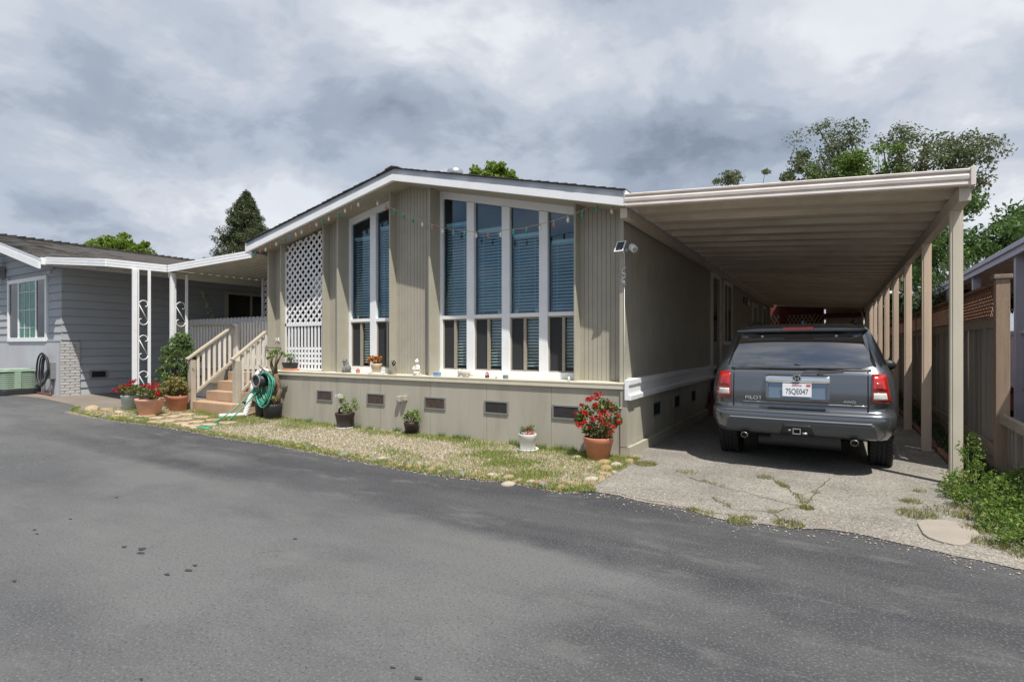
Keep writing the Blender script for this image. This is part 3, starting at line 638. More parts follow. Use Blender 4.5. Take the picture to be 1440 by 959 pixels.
# --- windows
def bay(x0, x1, mulls, hz, sill, transom, splits):
    """white timber frame: jambs, mullions, sloping head, sill, transom; panes and blinds behind"""
    f = thing('w', None, None) if 0 else None
    y0, y1 = 7.47, 7.54
    fr = MB(); jw = .055
    for (a, b) in [(x0, x0+jw), (x1-jw*.7, x1)]: fr.hexa([(a, y0, sill), (b, y0, sill), (b, y1, sill), (a, y1, sill), (a, y0, hz(a)), (b, y0, hz(b)), (b, y1, hz(b)), (a, y1, hz(a))])
    fr.hexa([(x0+jw, y0, hz(x0+jw)-.13), (x1-jw*.7, y0, hz(x1-jw*.7)-.13), (x1-jw*.7, y1, hz(x1-jw*.7)-.13), (x0+jw, y1, hz(x0+jw)-.13), (x0+jw, y0, hz(x0+jw)), (x1-jw*.7, y0, hz(x1-jw*.7)), (x1-jw*.7, y1, hz(x1-jw*.7)), (x0+jw, y1, hz(x0+jw))])
    wf = fr.build('window_frame', m_white, H, bevel=.003)
    edges = [x0+jw]+[m for m in mulls]+[x1-jw*.7]
    for m in mulls:
        q = MB(); w = .075; q.hexa([(m-w, y0-.012, sill+.1), (m+w, y0-.012, sill+.1), (m+w, y1, sill+.1), (m-w, y1, sill+.1), (m-w, y0-.012, hz(m-w)-.135), (m+w, y0-.012, hz(m+w)-.135), (m+w, y1, hz(m+w)-.135), (m-w, y1, hz(m-w)-.135)]); q.build('mullion', m_white, wf, bevel=.004)
    q = MB(); q.box(x0, x1, y0-.02, y1+.02, sill, sill+.10); q.build('window_sill', m_white, wf, bevel=.004)
    for i in range(len(edges)-1):
        a = edges[i]+(.075 if i else 0); b = edges[i+1]-(.075 if i < len(edges)-2 else 0)
        q = MB(); q.box(a, b, y0-.006, y1, transom-.03, transom+.03); q.build('transom_bar', m_white, wf, bevel=.003)
        q = MB(); za, zb2 = hz(a)-.132, hz(b)-.132; q.hexa([(a, 7.515, transom+.03), (b, 7.515, transom+.03), (b, 7.52, transom+.03), (a, 7.52, transom+.03), (a, 7.515, za), (b, 7.515, zb2), (b, 7.52, zb2), (a, 7.52, za)]); q.build('pane', m_glass, wf)
        # blind in the upper light hangs from below the clear top
        top = min(hz(a), hz(b))-.13-BT; q = MB(); q.box(a+.02, b-.01, 7.56, 7.60, top, top+.05); hb = q.build('blind_headrail', m_blindcord, wf)
        q = MB(); z = top-.03
        while z > transom+.05:
            t = random.uniform(-.002, .002); q.hexa([(a+.03, 7.565, z+t), (b-.02, 7.565, z+t), (b-.02, 7.600, z+t+.026), (a+.03, 7.600, z+t+.026), (a+.03, 7.565, z+t+.003), (b-.02, 7.565, z+t+.003), (b-.02, 7.600, z+t+.029), (a+.03, 7.600, z+t+.029)]); z -= .05
        for xx in (a+.12, b-.12): q.box(xx-.003, xx+.003, 7.556, 7.559, transom+.05, top)
        q.build('blind_slats', m_blind, hb, 'stuff')
        # lower slider: tan metal sash with screened half on the left
        zl, zh = sill+.10, transom-.03; s = .022
        q = MB(); q.box(a, a+s, 7.49, 7.535, zl, zh); q.box(b-s*.6, b, 7.49, 7.535, zl, zh); q.box(a+s, b-s*.6, 7.49, 7.535, zl, zl+s); q.box(a+s, b-s*.6, 7.49, 7.535, zh-s, zh)
        m_ = a+(b-a)*splits; q.box(m_-.022, m_+.022, 7.485, 7.53, zl+s, zh-s); sa = q.build('sash', m_bronze, wf)
        q = MB(); q.box(m_+.022, b-s*.6, 7.522, 7.526, zl+s, zh-s); q.build('pane', m_glassg, sa)
        q = MB(); q.box(a+s, m_-.022, 7.508, 7.511, zl+s, zh-s); q.build('screen', m_screen, sa)
        q = MB(); z = zl+.08
        while z < zh-.03: q.hexa([(m_, 7.565, z), (b-.01, 7.565, z), (b-.01, 7.600, z+.026), (m_, 7.600, z+.026), (m_, 7.565, z+.003), (b-.01, 7.565, z+.003), (b-.01, 7.600, z+.029), (m_, 7.600, z+.029)]); z += .05
        q.build('blind_slats', m_blind, sa, 'stuff')
    return wf
BT = .36
bay(-5.912, -3.25, [-5.262, -4.566, -3.882], zsof, .99, 1.985, .5)
BT = .30
bay(-8.165, -6.853, [-7.51], zsof, .99, 1.985, .5)
# small things standing inside the lower blinds: a pair of pale ornaments on the transom line
# --- lattice bay: white lattice screen between fins
def zl(x): return zsof(x)-.05
lat = thing('lattice_screen', 'tall white diamond lattice screen with slatted and square lower part between olive fins', 'lattice', (-9.24, 7.3, .99))
X0, X1, Z0, Z1 = -9.865, -8.615, 1.93, 3.62
def clip(a, b, ztopf, z0):
    """clip a 2-D segment to the bay"""
    (ax, az), (bx, bz) = a, b; t0, t1 = 0, 1; dx, dz = bx-ax, bz-az
    for t in np.linspace(0, 1, 2): pass
    N_ = 60; ok = [i/N_ for i in range(N_+1) if X0 <= ax+dx*i/N_ <= X1 and z0 <= az+dz*i/N_ <= ztopf(ax+dx*i/N_)]
    if len(ok) < 3: return None
    t0, t1 = ok[0], ok[-1]; return (ax+dx*t0, az+dz*t0), (ax+dx*t1, az+dz*t1)
for sgn, yy in ((1, 7.315), (-1, 7.328)):
    c = -6
    while c < 6:
        a = (X0, Z0+c); b = (X1, Z0+c+(X1-X0)*1.0)
        if sgn < 0: a, b = (X0, b[1]), (X1, a[1])
        s = clip(a, b, zl, Z0)
        if s and abs(s[0][0]-s[1][0]) > .05: mb = MB(); mb.bar((s[0][0], yy, s[0][1]), (s[1][0], yy, s[1][1]), .008, .042, (0, 0, 1)); mb.build('lattice_strip', m_lattice, lat)
        c += .165
mb = MB(); 
for (a, b, c, d) in [(X0, X1, 1.90, 1.96), (X0, X1, 1.0, 1.04)]: mb.box(a, b, 7.30, 7.335, c, d)
mb.box(X0, X0+.035, 7.30, 7.312, .99, 3.45); mb.box(X1-.035, X1, 7.30, 7.312, .99, 3.68)
mb.build('frame', m_lattice, lat)
x = X0+.10
while x < X1-.05: mb = MB(); mb.box(x-.025, x+.025, 7.312, 7.324, 1.04, 1.90); mb.build('slat', m_lattice, lat); x += .102
for z in (1.14, 1.24, 1.34, 1.44): mb = MB(); mb.box(X0+.035, X1-.035, 7.325, 7.335, z-.025, z+.025); mb.build('cross_slat', m_lattice, lat)
# backing wall and glimpse of a window behind lattice
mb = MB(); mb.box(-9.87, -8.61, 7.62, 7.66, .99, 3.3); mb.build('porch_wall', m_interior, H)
mb = MB(); mb.box(-9.35, -8.85, 7.58, 7.615, 2.25, 2.95); pw = mb.build('porch_window', m_metal, H)
# skirt vents
for (a, b) in [(-8.608, -8.169), (-7.265, -6.83), (-5.924, -5.481), (-4.718, -4.281), (-3.531, -3.10)]:
    q = MB(); z0, z1 = .442, .645; w = .022
    q.box(a, b, 7.062, 7.08, z1-w, z1); q.box(a, b, 7.062, 7.08, z0, z0+w); q.box(a, a+w, 7.062, 7.08, z0+w, z1-w); q.box(b-w, b, 7.062, 7.08, z0+w, z1-w)
    v = q.build('vent', m_vent, H)
    q = MB(); q.box(a+w, b-w, 7.076, 7.0795, z0+w, z1-w); q.build('vent_back', m_rust if a < -5 else m_dark, v)
    q = MB(); z = z0+w+.008
    while z < z1-w-.004: q.hexa([(a+w, 7.066, z), (b-w, 7.066, z), (b-w, 7.075, z+.008), (a+w, 7.075, z+.008), (a+w, 7.066, z+.003), (b-w, 7.066, z+.003), (b-w, 7.075, z+.011), (a+w, 7.075, z+.011)]); z += .016
    q.build('louver', m_rust if a < -5 else m_louv, v, 'stuff')
for (ya, yb) in [(8.28, 8.72), (9.55, 9.97), (10.85, 11.24)]:
    q = MB(); z0, z1 = .40, .62; w = .02; q.box(-2.413, -2.398, ya, yb, z1-w, z1); q.box(-2.413, -2.398, ya, yb, z0, z0+w); q.box(-2.413, -2.398, ya, ya+w, z0+w, z1-w); q.box(-2.413, -2.398, yb-w, yb, z0+w, z1-w)
    v = q.build('vent', m_vent, H); q = MB(); q.box(-2.413, -2.409, ya+w, yb-w, z0+w, z1-w); q.build('vent_back', m_dark, v)
# side door, windows, lamp
def sideframe(name, ya, yb, za, zb2, w, mat, fill, inner=None):
    q = MB(); q.box(-2.50, -2.45, ya, ya+w, za, zb2); q.box(-2.50, -2.45, yb-w, yb, za, zb2); q.box(-2.50, -2.45, ya+w, yb-w, zb2-w, zb2)
    if name != 'door': q.box(-2.50, -2.44, ya+w, yb-w, za, za+w)
    d = q.build(name, mat, H); q = MB(); q.box(-2.50, -2.485, ya+w, yb-w, za+(0 if name == 'door' else w), zb2-w); q.build('door_leaf' if name == 'door' else 'pane', fill, d)
    if inner: q = MB(); q.box(-2.49, -2.465, inner-.03, inner+.03, za+w, zb2-w); q.build('meeting_rail', mat, d)
    return d
m_sidewhite = M('dull_white_trim', (.72, .70, .64), .6, .05, 4)
m_doorleaf = M('door_paint', (.30, .28, .26), .6, .05, 4)
m_darkglass = M('dark_pane', (.02, .022, .025), .06, .1, 3)
d = sideframe('door', 13.25, 14.45, .98, 3.26, .12, m_sidewhite, m_doorleaf)
q = MB(); q.box(-2.486, -2.475, 13.45, 13.95, 1.6, 3.1); q.build('door_glass', m_darkglass, d); q = MB(); q.box(-2.485, -2.43, 14.2, 14.24, 1.92, 2.0); q.ball((-2.42, 14.22, 1.96), .035); q.build('door_handle', m_metal, d)
sideframe('window', 14.85, 16.2, 1.52, 3.2, .09, m_sidewhite, m_darkglass, 15.5); sideframe('window', 20.6, 22.0, 1.7, 3.0, .09, m_sidewhite, m_darkglass, 21.3); sideframe('window', 23.8, 24.8, 1.2, 3.1, .09, m_sidewhite, m_darkglass)
t = thing('wall_lantern', 'small dark wall lantern on the shaded side wall beyond the side door', 'lamp', (-2.5, 18.6, 2.9))
q = MB(); q.box(-2.50, -2.48, 18.55, 18.67, 2.85, 3.05); q.tube([(-2.48, 18.61, 2.98), (-2.40, 18.61, 3.02), (-2.36, 18.61, 2.98)], .012); q.build('bracket', m_blackpl, t); q = MB(); q.lathe([(.001, 3.0), (.07, 2.96), (.075, 2.85), (.05, 2.76), (.001, 2.75)], 10, (-2.36, 18.61, 0)); q.build('lamp_shade', m_metal, t)
t = thing('side_stairs', 'dark red wooden steps up to the side door under the carport', 'stairs', (-2.0, 13.0, 0))
for k in range(4):
    q = MB(); q.box(-2.36, -1.45+0*k, 12.2+.28*k, 12.2+.28*(k+1)-.008, 0, .24*(k+1)); q.build('step', m_redstep, t, bevel=.008)
q = MB(); q.box(-2.36, -1.45, 13.32, 14.5, 0, .965); q.build('landing', m_redstep, t)
# house number, white figures
me = text_mesh('140', .125, .004); me.materials.append(m_white); o = link('house_number', me, H); o.location = Vector((-10.175, 7.352, 1.62))-WL[H.name]
# thin dark wire stapled across the left corner
q = MB(); q.tube([(-10.33, 7.19, 1.51), (-10.31, 7.18, 1.46), (-10.1, 7.19, 1.455), (-9.85, 7.19, 1.455)], .007); q.build('wall_wire', m_blackpl, H)
# ------------------------------------------------------------ carport
CP = thing('carport', 'cream metal carport with ribbed roof pans and tan posts beside the olive home', 'carport', (-.6, 6.9, 0))
def cz(x): return 3.345-.071*(x+2.4)       # underside of the roof pans
pan = MB()
# one pan running across (X), 0.30 m wide along Y, rib at its back edge
xa, xb = -2.36, 1.17
prof = [(0, .15), (.028, .15), (.03, .07), (.21, .07), (.213, .12), (.235, .12), (.238, .07), (.45, .07), (.46, 0), (.60, 0), (.61, .15)]
vs = []; 
for x in (xa, xb): vs += [(x, y, cz(x)+z) for y, z in prof]+[(x, y, cz(x)+z+.004) for y, z in reversed(prof)]
n = len(prof)*2; pan.add(vs, [(i, (i+1) % n, n+(i+1) % n, n+i) for i in range(n)])
me = pan.mesh('roof_pan'); me.materials.append(m_pan)
for k in range(37): o = link('roof_pan', me, CP); o.location = Vector((0, 6.94+.61*k, 0))-WL[CP.name]
# rolled front fascia (profile swept across)
def sweep_x(prof, xa, xb, dza, dzb):
    mb = MB(); vs = [(xa, y, z+dza) for y, z in prof]+[(xb, y, z+dzb) for y, z in prof]; n = len(prof)
    mb.add(vs, [(i, (i+1) % n, n+(i+1) % n, n+i) for i in range(n)]+[tuple(range(n)), tuple(reversed(range(n, 2*n)))]); return mb
fp = [(6.94, 0), (6.885, 0), (6.875, .012), (6.878, .034), (6.895, .042), (6.895, .056), (6.872, .064), (6.868, .095), (6.874, .112), (6.895, .12), (6.895, .134), (6.868, .142), (6.866, .158), (6.885, .168), (6.94, .168)]
sweep_x(fp, -2.375, 1.145, cz(-2.4)-.015, cz(1.17)-.015).build('front_fascia', m_cream, CP)
mb = MB(); mb.box(1.145, 1.185, 6.86, 6.955, cz(1.17)-.02, cz(1.17)+.165); mb.build('corner_cap', m_cream, CP, bevel=.004)
mb = MB(); mb.box(1.17, 1.20, 6.955, 29.8, cz(1.2)-.015, cz(1.2)+.13); mb.box(1.165, 1.21, 6.955, 29.8, cz(1.2)+.13, cz(1.2)+.145); mb.build('side_gutter', m_cream, CP)
mb = MB(); mb.box(1.07, 1.165, 6.96, 29.7, cz(1.1)-.155, cz(1.1)-.004); mb.build('beam', m_beam, CP, bevel=.004)
mb = MB(); mb.box(-2.465, -2.37, 6.96, 27.0, 3.20, 3.335); mb.build('wall_header', m_beam, CP, bevel=.004)
pm = MB(); z1 = cz(1.1)-.156
pm.box(-.05, .05, -.035, .035, 0, z1); pm.box(-.057, -.05, -.028, .028, 0, z1); pm.box(.05, .057, -.028, .028, 0, z1); pm.box(-.03, .03, -.042, -.035, 0, z1)
me = pm.mesh('post', bevel=0); me.materials.append(m_post)
for k, y in enumerate([7.43, 9.62, 11.9, 14.2, 16.5, 18.8, 21.1, 23.4, 26.0]):
    o = link('post', me, CP); o.location = Vector((1.115, y, 0))-WL[CP.name]
    if k == 0:
        me0 = me.copy(); me0.materials.clear(); me0.materials.append(M('cream_post', (.58, .53, .43), .55, .08, 3, .06, 50, stretch=(2, 2, .5), dirt=.25, dirtcol=(.42, .34, .24), dscale=2)); o.data = me0
# brick curb along the drive
m_rb = M('old_red_brick', (.26, .13, .085), .9, .2, 8, .5, 40, rnd=.2)
cb = thing('brick_curb', 'low curb of weathered red bricks between driveway and planting strip', 'curb', (1.23, 7.8, 0))
bk = MB(); bk.box(-.04, .04, -.095, .095, 0, .055); me = bk.mesh('brick', bevel=.006); me.materials.append(m_rb)
y = 7.6
while y < 18: o = link('brick', me, cb); o.location = Vector((1.27+random.uniform(-.01, .01), y, -.01+random.uniform(-.008, .008)))-WL[cb.name]; o.rotation_euler = (0, 0, random.uniform(-.05, .05)); y += .203
# ground cover between curb and fence
P_ = []
for k in range(260):
    y = 7.9+13*random.random()**1.6; x = random.uniform(1.33, 1.56); P_.append(leaves(blob(26, (x, y, .06), (.09, .14, .09)), .04, .6))
V, F = cat(P_); npmesh('ground_cover', V, F, leafmat('dull_ground_leaf', [(.04, .09, .03), (.07, .14, .04), (.10, .16, .06), (.12, .14, .07)], .25), kind='stuff')
# ------------------------------------------------------------ tall board fence
FX = 1.60
FN = thing('board_fence', 'tall dark grey board fence topped with red brown lattice right of the carport', 'fence', (FX, 8.0, 0))
bd = MB(); bd.box(-.011, .011, -.068, .068, .05, 1.72); me = bd.mesh('board', bevel=.003); me.materials.append(m_wood)
y = 8.22
while y < 27.5:
    o = link('board', me, FN); o.location = Vector((FX+random.uniform(-.006, .006), y, random.uniform(-.015, .015)))-WL[FN.name]; o.rotation_euler = (random.uniform(-.006, .006), 0, random.uniform(-.05, .05)); y += .142
for (ya, yb) in [(8.15, 10.5), (10.5, 12.9), (12.9, 15.3), (15.3, 17.7), (17.7, 22.5), (22.5, 27.5)]:
    q = MB(); q.box(FX-.055, FX-.015, ya, yb-.01, 1.70, 1.80); q.box(FX-.03, FX+.03, ya, yb-.01, 1.805, 1.835); q.build('rail', m_woodr, FN, bevel=.004)
    q = MB(); q.box(FX-.055, FX-.013, ya, yb-.01, .30, .38); q.build('rail', m_woodr, FN, bevel=.004)
    q = MB(); q.box(FX-.035, FX-.013, ya, yb-.01, .02, .2); q.build('kickboard', m_woodr, FN, bevel=.004)
    q = MB(); q.box(FX-.025, FX+.025, ya, yb-.01, 2.20, 2.235); q.build('lattice_cap', m_latr, FN)
q = MB(); c = 8.2-.5
while c < 27.5:
    for s, dx in ((1, -.006), (-1, .006)):
        a = (FX+dx, c, 1.835) if s > 0 else (FX+dx, c, 2.20); b = (FX+dx, c+.365, 2.20) if s > 0 else (FX+dx, c+.365, 1.835)
        if a[1] > 8.2: q.bar(a, b, .010, .034, (1, 0, 0) if 0 else (0, 0, 1))
    c += .085
q.build('lattice', m_latr, FN, 'stuff')
for y in [8.1, 10.5, 12.9, 15.3, 17.7, 20.1, 22.5, 25]:
    q = MB(); t_ = 2.25 if y < 9 else 2.24; w = .062 if y < 9 else .045; q.box(FX-w+.02, FX+w+.02, y-w, y+w, 0, t_); q.build('fence_post', m_woodb, FN, bevel=.006)
    if y < 9: q = MB(); q.box(FX-w, FX+w+.04, y-w-.02, y+w+.02, t_+.001, t_+.05); q.build('post_cap', m_woodr, FN, bevel=.006)
# low fence stepping down to the lane
LF = thing('low_fence', 'low weathered picket fence with ragged top rail stepping down to the road', 'fence', (1.62, 8, 0))
a = Vector((1.60, 8.25, .70)); b = Vector((1.80, 5.6, .50))
q = MB(); vs = []
for k in range(24):
    t = k/23; p = a+(b-a)*t; w = .03; vs += [(p.x-w, p.y, p.z-.05), (p.x+w, p.y, p.z-.05), (p.x+w, p.y, p.z+.05+random.uniform(-.014, .014)), (p.x-w, p.y, p.z+.05+random.uniform(-.014, .014))]
q.add(vs, [(4*i+j, 4*i+(j+1) % 4, 4*i+4+(j+1) % 4, 4*i+4+j) for i in range(23) for j in range(4)]+[(0, 1, 2, 3), (95, 94, 93, 92)]); q.build('rail', M('pale_ragged_wood', (.36, .31, .24), .9, .2, 6, .8, 40, stretch=(6, 1, 6)), LF)
t = .02
while t < 1:
    p = a+(b-a)*t; q = MB(); w = .045; q.box(p.x+.032, p.x+.05, p.y-w, p.y+w, .02, p.z+.03+random.uniform(-.02, .03)); q.build('picket', m_wood, LF); t += .04
q = MB(); q.box(1.655, 1.675, 5.6, 8.2, .1, .18); q.build('lower_rail', m_woodr, LF)
# ------------------------------------------------------------ weeds bush by the post
m_bush = leafmat('bright_weed_leaf', [(.05, .11, .025), (.11, .20, .035), (.19, .29, .05), (.32, .40, .10)], .45)
BU = thing('weed_bush', 'bright green leafy weed bush spilling round the first carport post', 'bush', (1.35, 6.6, 0))
P_ = []; st = MB()
cl = [(1.22, 7.05, .16, .16, .20), (1.15, 6.75, .13, .16, .16), (1.35, 6.9, .16, .2, .2), (1.55, 6.8, .2, .2, .22), (1.3, 6.4, .14, .22, .18), (1.5, 6.3, .18, .24, .22), (1.1, 6.45, .10, .16, .13), (1.2, 7.2, .38, .10, .24), (1.4, 5.95, .14, .26, .18), (1.2, 6.0, .11, .18, .14), (1.65, 6.0, .18, .26, .22), (1.35, 5.6, .11, .25, .14), (1.6, 5.5, .13, .26, .17), (1.12, 5.7, .07, .14, .08), (1.2, 5.35, .07, .18, .09), (1.45, 5.25, .09, .22, .12), (1.75, 5.2, .11, .26, .14), (1.5, 5.02, .06, .2, .08), (1.0, 6.75, .10, .12, .10), (1.03, 7.0, .12, .1, .12), (1.9, 5.5, .14, .25, .18)]
for (x, y, z, r, h) in cl:
    for k in range(int(26*r/.2)):
        d = unit(1)[0]; c = np.array((x, y, z))+d*np.array((r, r, h))*.8; c[2] = max(.03, c[2])
        P_.append(leaves(blob(22, c, (.06, .06, .06)), .030, .55, .3))
        if k % 3 == 0: st.tube([(x, y, 0), ((x+c[0])/2, (y+c[1])/2, c[2]*.6), tuple(c)], [.006, .004, .002], 4, False)
V, F = cat(P_); npmesh('foliage', V, F, m_bush, BU, 'stuff'); st.build('stems', M('green_stem', (.16, .2, .07), .7), BU, 'stuff')
P_ = [tuft(200, (x, y, 0), .12, .05, 1, .006) for x, y in [(1.0, 5.35), (1.15, 5.2), (1.35, 5.1), (1.6, 5.0), (.98, 6.1), (1.0, 5.7), (1.05, 6.4), (1.9, 4.9)]]
V, F = cat(P_); npmesh('bush_edge_grass', V, F, m_moss, kind='stuff')
# ------------------------------------------------------------ neighbour on the right
NB = thing('neighbour_porch', 'pale lavender porch roof on posts behind the tall fence, right edge', 'porch', (2.7, 11, 0))
q = MB(); q.box(2.60, 2.66, 5.5, 27, 3.02, 3.20); q.box(2.56, 2.60, 5.5, 27, 3.13, 3.215); q.build('fascia', m_lav, NB, bevel=.004)
q = MB(); q.box(2.66, 6.6, 5.5, 27, 3.13, 3.17)
y = 5.6
while y < 27: q.box(2.66, 6.6, y, y+.04, 3.09, 3.13); y += .3
q.build('porch_roof', m_pan, NB)
for y in (8.3, 12.45, 15.8, 19, 23): q = MB(); q.box(2.66, 2.80, y-.06, y+.06, 0, 3.13); q.build('post', m_lav, NB, bevel=.005)
q = MB(); q.box(2.72, 2.80, 8.4, 19, 1.70, 1.76); q.box(2.74, 2.78, 8.4, 19, .75, .81); q.build('handrail', m_lav, NB, bevel=.004)
y = 8.45
while y < 19: q = MB(); q.box(2.75, 2.77, y, y+.115, .8, 1.70); q.build('board', m_lav, NB); y += .125
q = MB(); q.box(2.82, 6.5, 8, 24, .3, .6); q.build('porch_floor', m_redstep, NB)
NH = thing('neighbour_house', 'dark shaded wall of the neighbouring home under the lavender porch roof', 'house', (6.6, 14, 0))
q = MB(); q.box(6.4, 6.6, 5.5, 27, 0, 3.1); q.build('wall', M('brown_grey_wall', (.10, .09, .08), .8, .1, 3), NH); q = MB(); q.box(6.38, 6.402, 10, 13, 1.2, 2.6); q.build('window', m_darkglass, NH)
# ------------------------------------------------------------ back of the lot
SH = thing('garden_shed', 'cream ribbed shed with dark red roof edge at the far end of the carport', 'shed', (.7, 27.9, 0))
x = -.35
while x < 2.6: q = MB(); q.box(x, x+.19, 27.9, 27.95, 0, 2.72); q.build('siding_board', m_shed, SH); x += .2
q = MB(); q.box(-.35, 2.6, 27.951, 31, 0, 3.2); q.build('wall', m_shed, SH); q = MB(); q.box(-.45, 2.7, 27.7, 30.2, 2.74, 2.92); q.build('roof_edge', m_red, SH)
q = MB(); q.box(1.35, 1.43, 26.9, 26.98, 0, 3.0); q.build('white_pole', m_white, SH) if 0 else None
RB = thing('red_outbuilding', 'dark red outbuilding with lattice screen behind the parked car', 'shed', (-1.5, 28.2, 0))
q = MB(); q.box(-3.2, -.45, 28.2, 31, 0, 3.6); q.build('wall', m_red, RB)
q = MB(); c = -3.1
while c < -.9: q.bar((c, 27.9, 1.4), (c+.9, 27.9, 2.9), .01, .04); q.bar((c+.9, 27.92, 1.4), (c, 27.92, 2.9), .01, .04); c += .16
q.build('lattice', m_shed, RB, 'stuff')
q = MB(); q.box(-2.2, -1.9, 27.7, 27.8, 0, 3.2); q.build('post', m_red, RB)
NR = thing('far_white_awning', 'small bright white awning edges seen past the far carport posts', 'awning', (2.4, 29, 0))
for k, (z, a, b, y) in enumerate([(3.9, 1.2, 3.2, 30.2), (3.62, 1.1, 3.4, 30.0), (3.30, .95, 2.1, 27.5), (3.12, .9, 1.9, 27.3)]):
    q = MB(); q.box(a, b, y, y+1.2, z, z+.11); q.build('panel', m_white, NR)
for (x, y) in [(1.2, 31.2), (3.3, 31.2), (3.1, 30.1)]: q = MB(); q.box(x, x+.08, y, y+.08, 0, 3.65); q.build('post', m_white, NR)
q = MB(); q.tube([(.95, 27.4, 3.1), (1.15, 27.35, 1.9), (1.5, 27.3, .2)], .04, 8); q.build('downpipe', m_shed, NR)
# ------------------------------------------------------------ grey house on the left
GX, GY = -15.55, 5.50; gb = .30
GH = thing('grey_house', 'grey lap sided mobile home with white trim and shingled roof at far left', 'house', (-17, 6, gb))
def gtop(x): return 3.50+.245*(-15.45-x) if x > -19.4 else 3.50+.245*(3.95)-.245*(-19.4-x)
q = MB(); q.box(-24, GX-.03, GY+.03, 22, .2, 3.35); q.prism([(-24, 3.35), (GX-.03, 3.35), (GX-.03, gtop(GX)-.12), (-19.4, gtop(-19.4)-.12), (-24, gtop(-24)-.12)], 'y', GY+.03, 22); q.build('wall', m_grey, GH)
# lap boards: front (facing the lane) and side
def lap(a0, a1, z, front, h=.185):
    q = MB()
    if front: q.hexa([(a0, GY-.012, z), (a1, GY-.012, z), (a1, GY+.03, z), (a0, GY+.03, z), (a0, GY+.012, z+h), (a1, GY+.012, z+h), (a1, GY+.03, z+h), (a0, GY+.03, z+h)])
    else: q.hexa([(GX-.03, a0, z), (GX+.012, a0, z), (GX+.012, a1, z), (GX-.03, a1, z), (GX-.03, a0, z+h), (GX-.012, a0, z+h), (GX-.012, a1, z+h), (GX-.03, a1, z+h)])
    q.build('siding_board', m_grey, GH)
z = 1.62
while z < 4.3:
    t = z+.185; xr = GX-.0
    if gtop(GX)-.12 < t: xr = -15.45-(t+.12-3.5)/.245
    xl = -24
    if z < 3.22 and z > 1.45:
        if t < 3.25 or z < 3.25: lap(-24, -18.80, z, True); lap(-16.26, min(xr, GX), z, True)
    else: lap(-24 if t < 4 else -22, xr, z, True)
    z += .19
z = .30
while z < 3.2: lap((5.86 if z < 1.5 else GY+.0), 16, z, False); z += .19
for (a, b) in [(-24, -21.8), (-21.79, -19.6), (-19.59, -17.4), (-17.39, GX-.06)]: q = MB(); q.box(a, b-.01, GY-.02, GY+.03, .25, 1.60); q.build('skirt_panel', m_greysk, GH)
q = MB(); q.box(-24, GX, GY-.03, GY+.02, 1.60, 1.64); q.build('belt_trim', m_grey, GH)
# painted brick pier at the corner: recessed mortar, bricks proud
q = MB(); q.box(GX-.06, GX+.018, GY-.022, 5.86, .25, 1.58); pier = q.build('brick_pier', m_mortar, GH)
bz = .31; row = 0
bmz = MB(); 
while bz < 1.55:
    y = GY-.03-(.1 if row % 2 else 0)
    while y < 5.85:
        a, b = max(y, GY-.03), min(y+.185, 5.865)
        if b-a > .03: q = MB(); q.box(GX+.01, GX+.03, a, b-.012, bz, bz+.056); q.build('brick', m_brick, pier)
        y += .197
    bz += .068; row += 1
# window on the front
q = MB(); x0, x1, z0, z1 = -18.76, -16.30, 1.60, 3.20; w = .10
q.box(x0, x0+w, GY-.04, GY+.02, z0, z1); q.box(x1-w, x1, GY-.04, GY+.02, z0, z1); q.box(x0+w, x1-w, GY-.04, GY+.02, z1-w, z1); q.box(x0+w, x1-w, GY-.05, GY+.02, z0, z0+w); wf = q.build('window_frame', m_white, GH, bevel=.004)
m_curt = M('green_curtain', (.18, .36, .14), .8, .35, 5, stretch=(6, 1, .4))
for k, (a, b, mat) in enumerate([(-18.66, -18.08, m_darkglass), (-18.02, -16.98, m_glass), (-16.92, -16.40, m_darkglass)]):
    q = MB(); q.box(a, b, GY-.012, GY-.006, z0+w, z1-w); q.build('pane', mat, wf)
    q = MB(); q.box(b, b+.06, GY-.03, GY, z0+w, z1-w)
    if k < 2: q.build('mullion', m_white, wf)
q = MB(); pts = [(-18.05+.02*i, GY+.012+.012*math.sin(i*1.3)) for i in range(54)]
q.add([(x, y-.014, z0+w) for x, y in pts]+[(x, y-.014, z1-w) for x, y in pts], [(i, i+1, 54+i+1, 54+i) for i in range(53)], True); q.build('curtain', m_curt, wf, fix=False)
q = MB()
for x in (-17.68, -17.34): q.box(x-.006, x+.006, GY-.02, GY-.013, z0+w, z1-w)
for z in (1.95, 2.4, 2.85): q.box(-18.02, -16.98, GY-.0195, GY-.0135, z-.006, z+.006)
q.build('muntin_grid', m_white, wf)
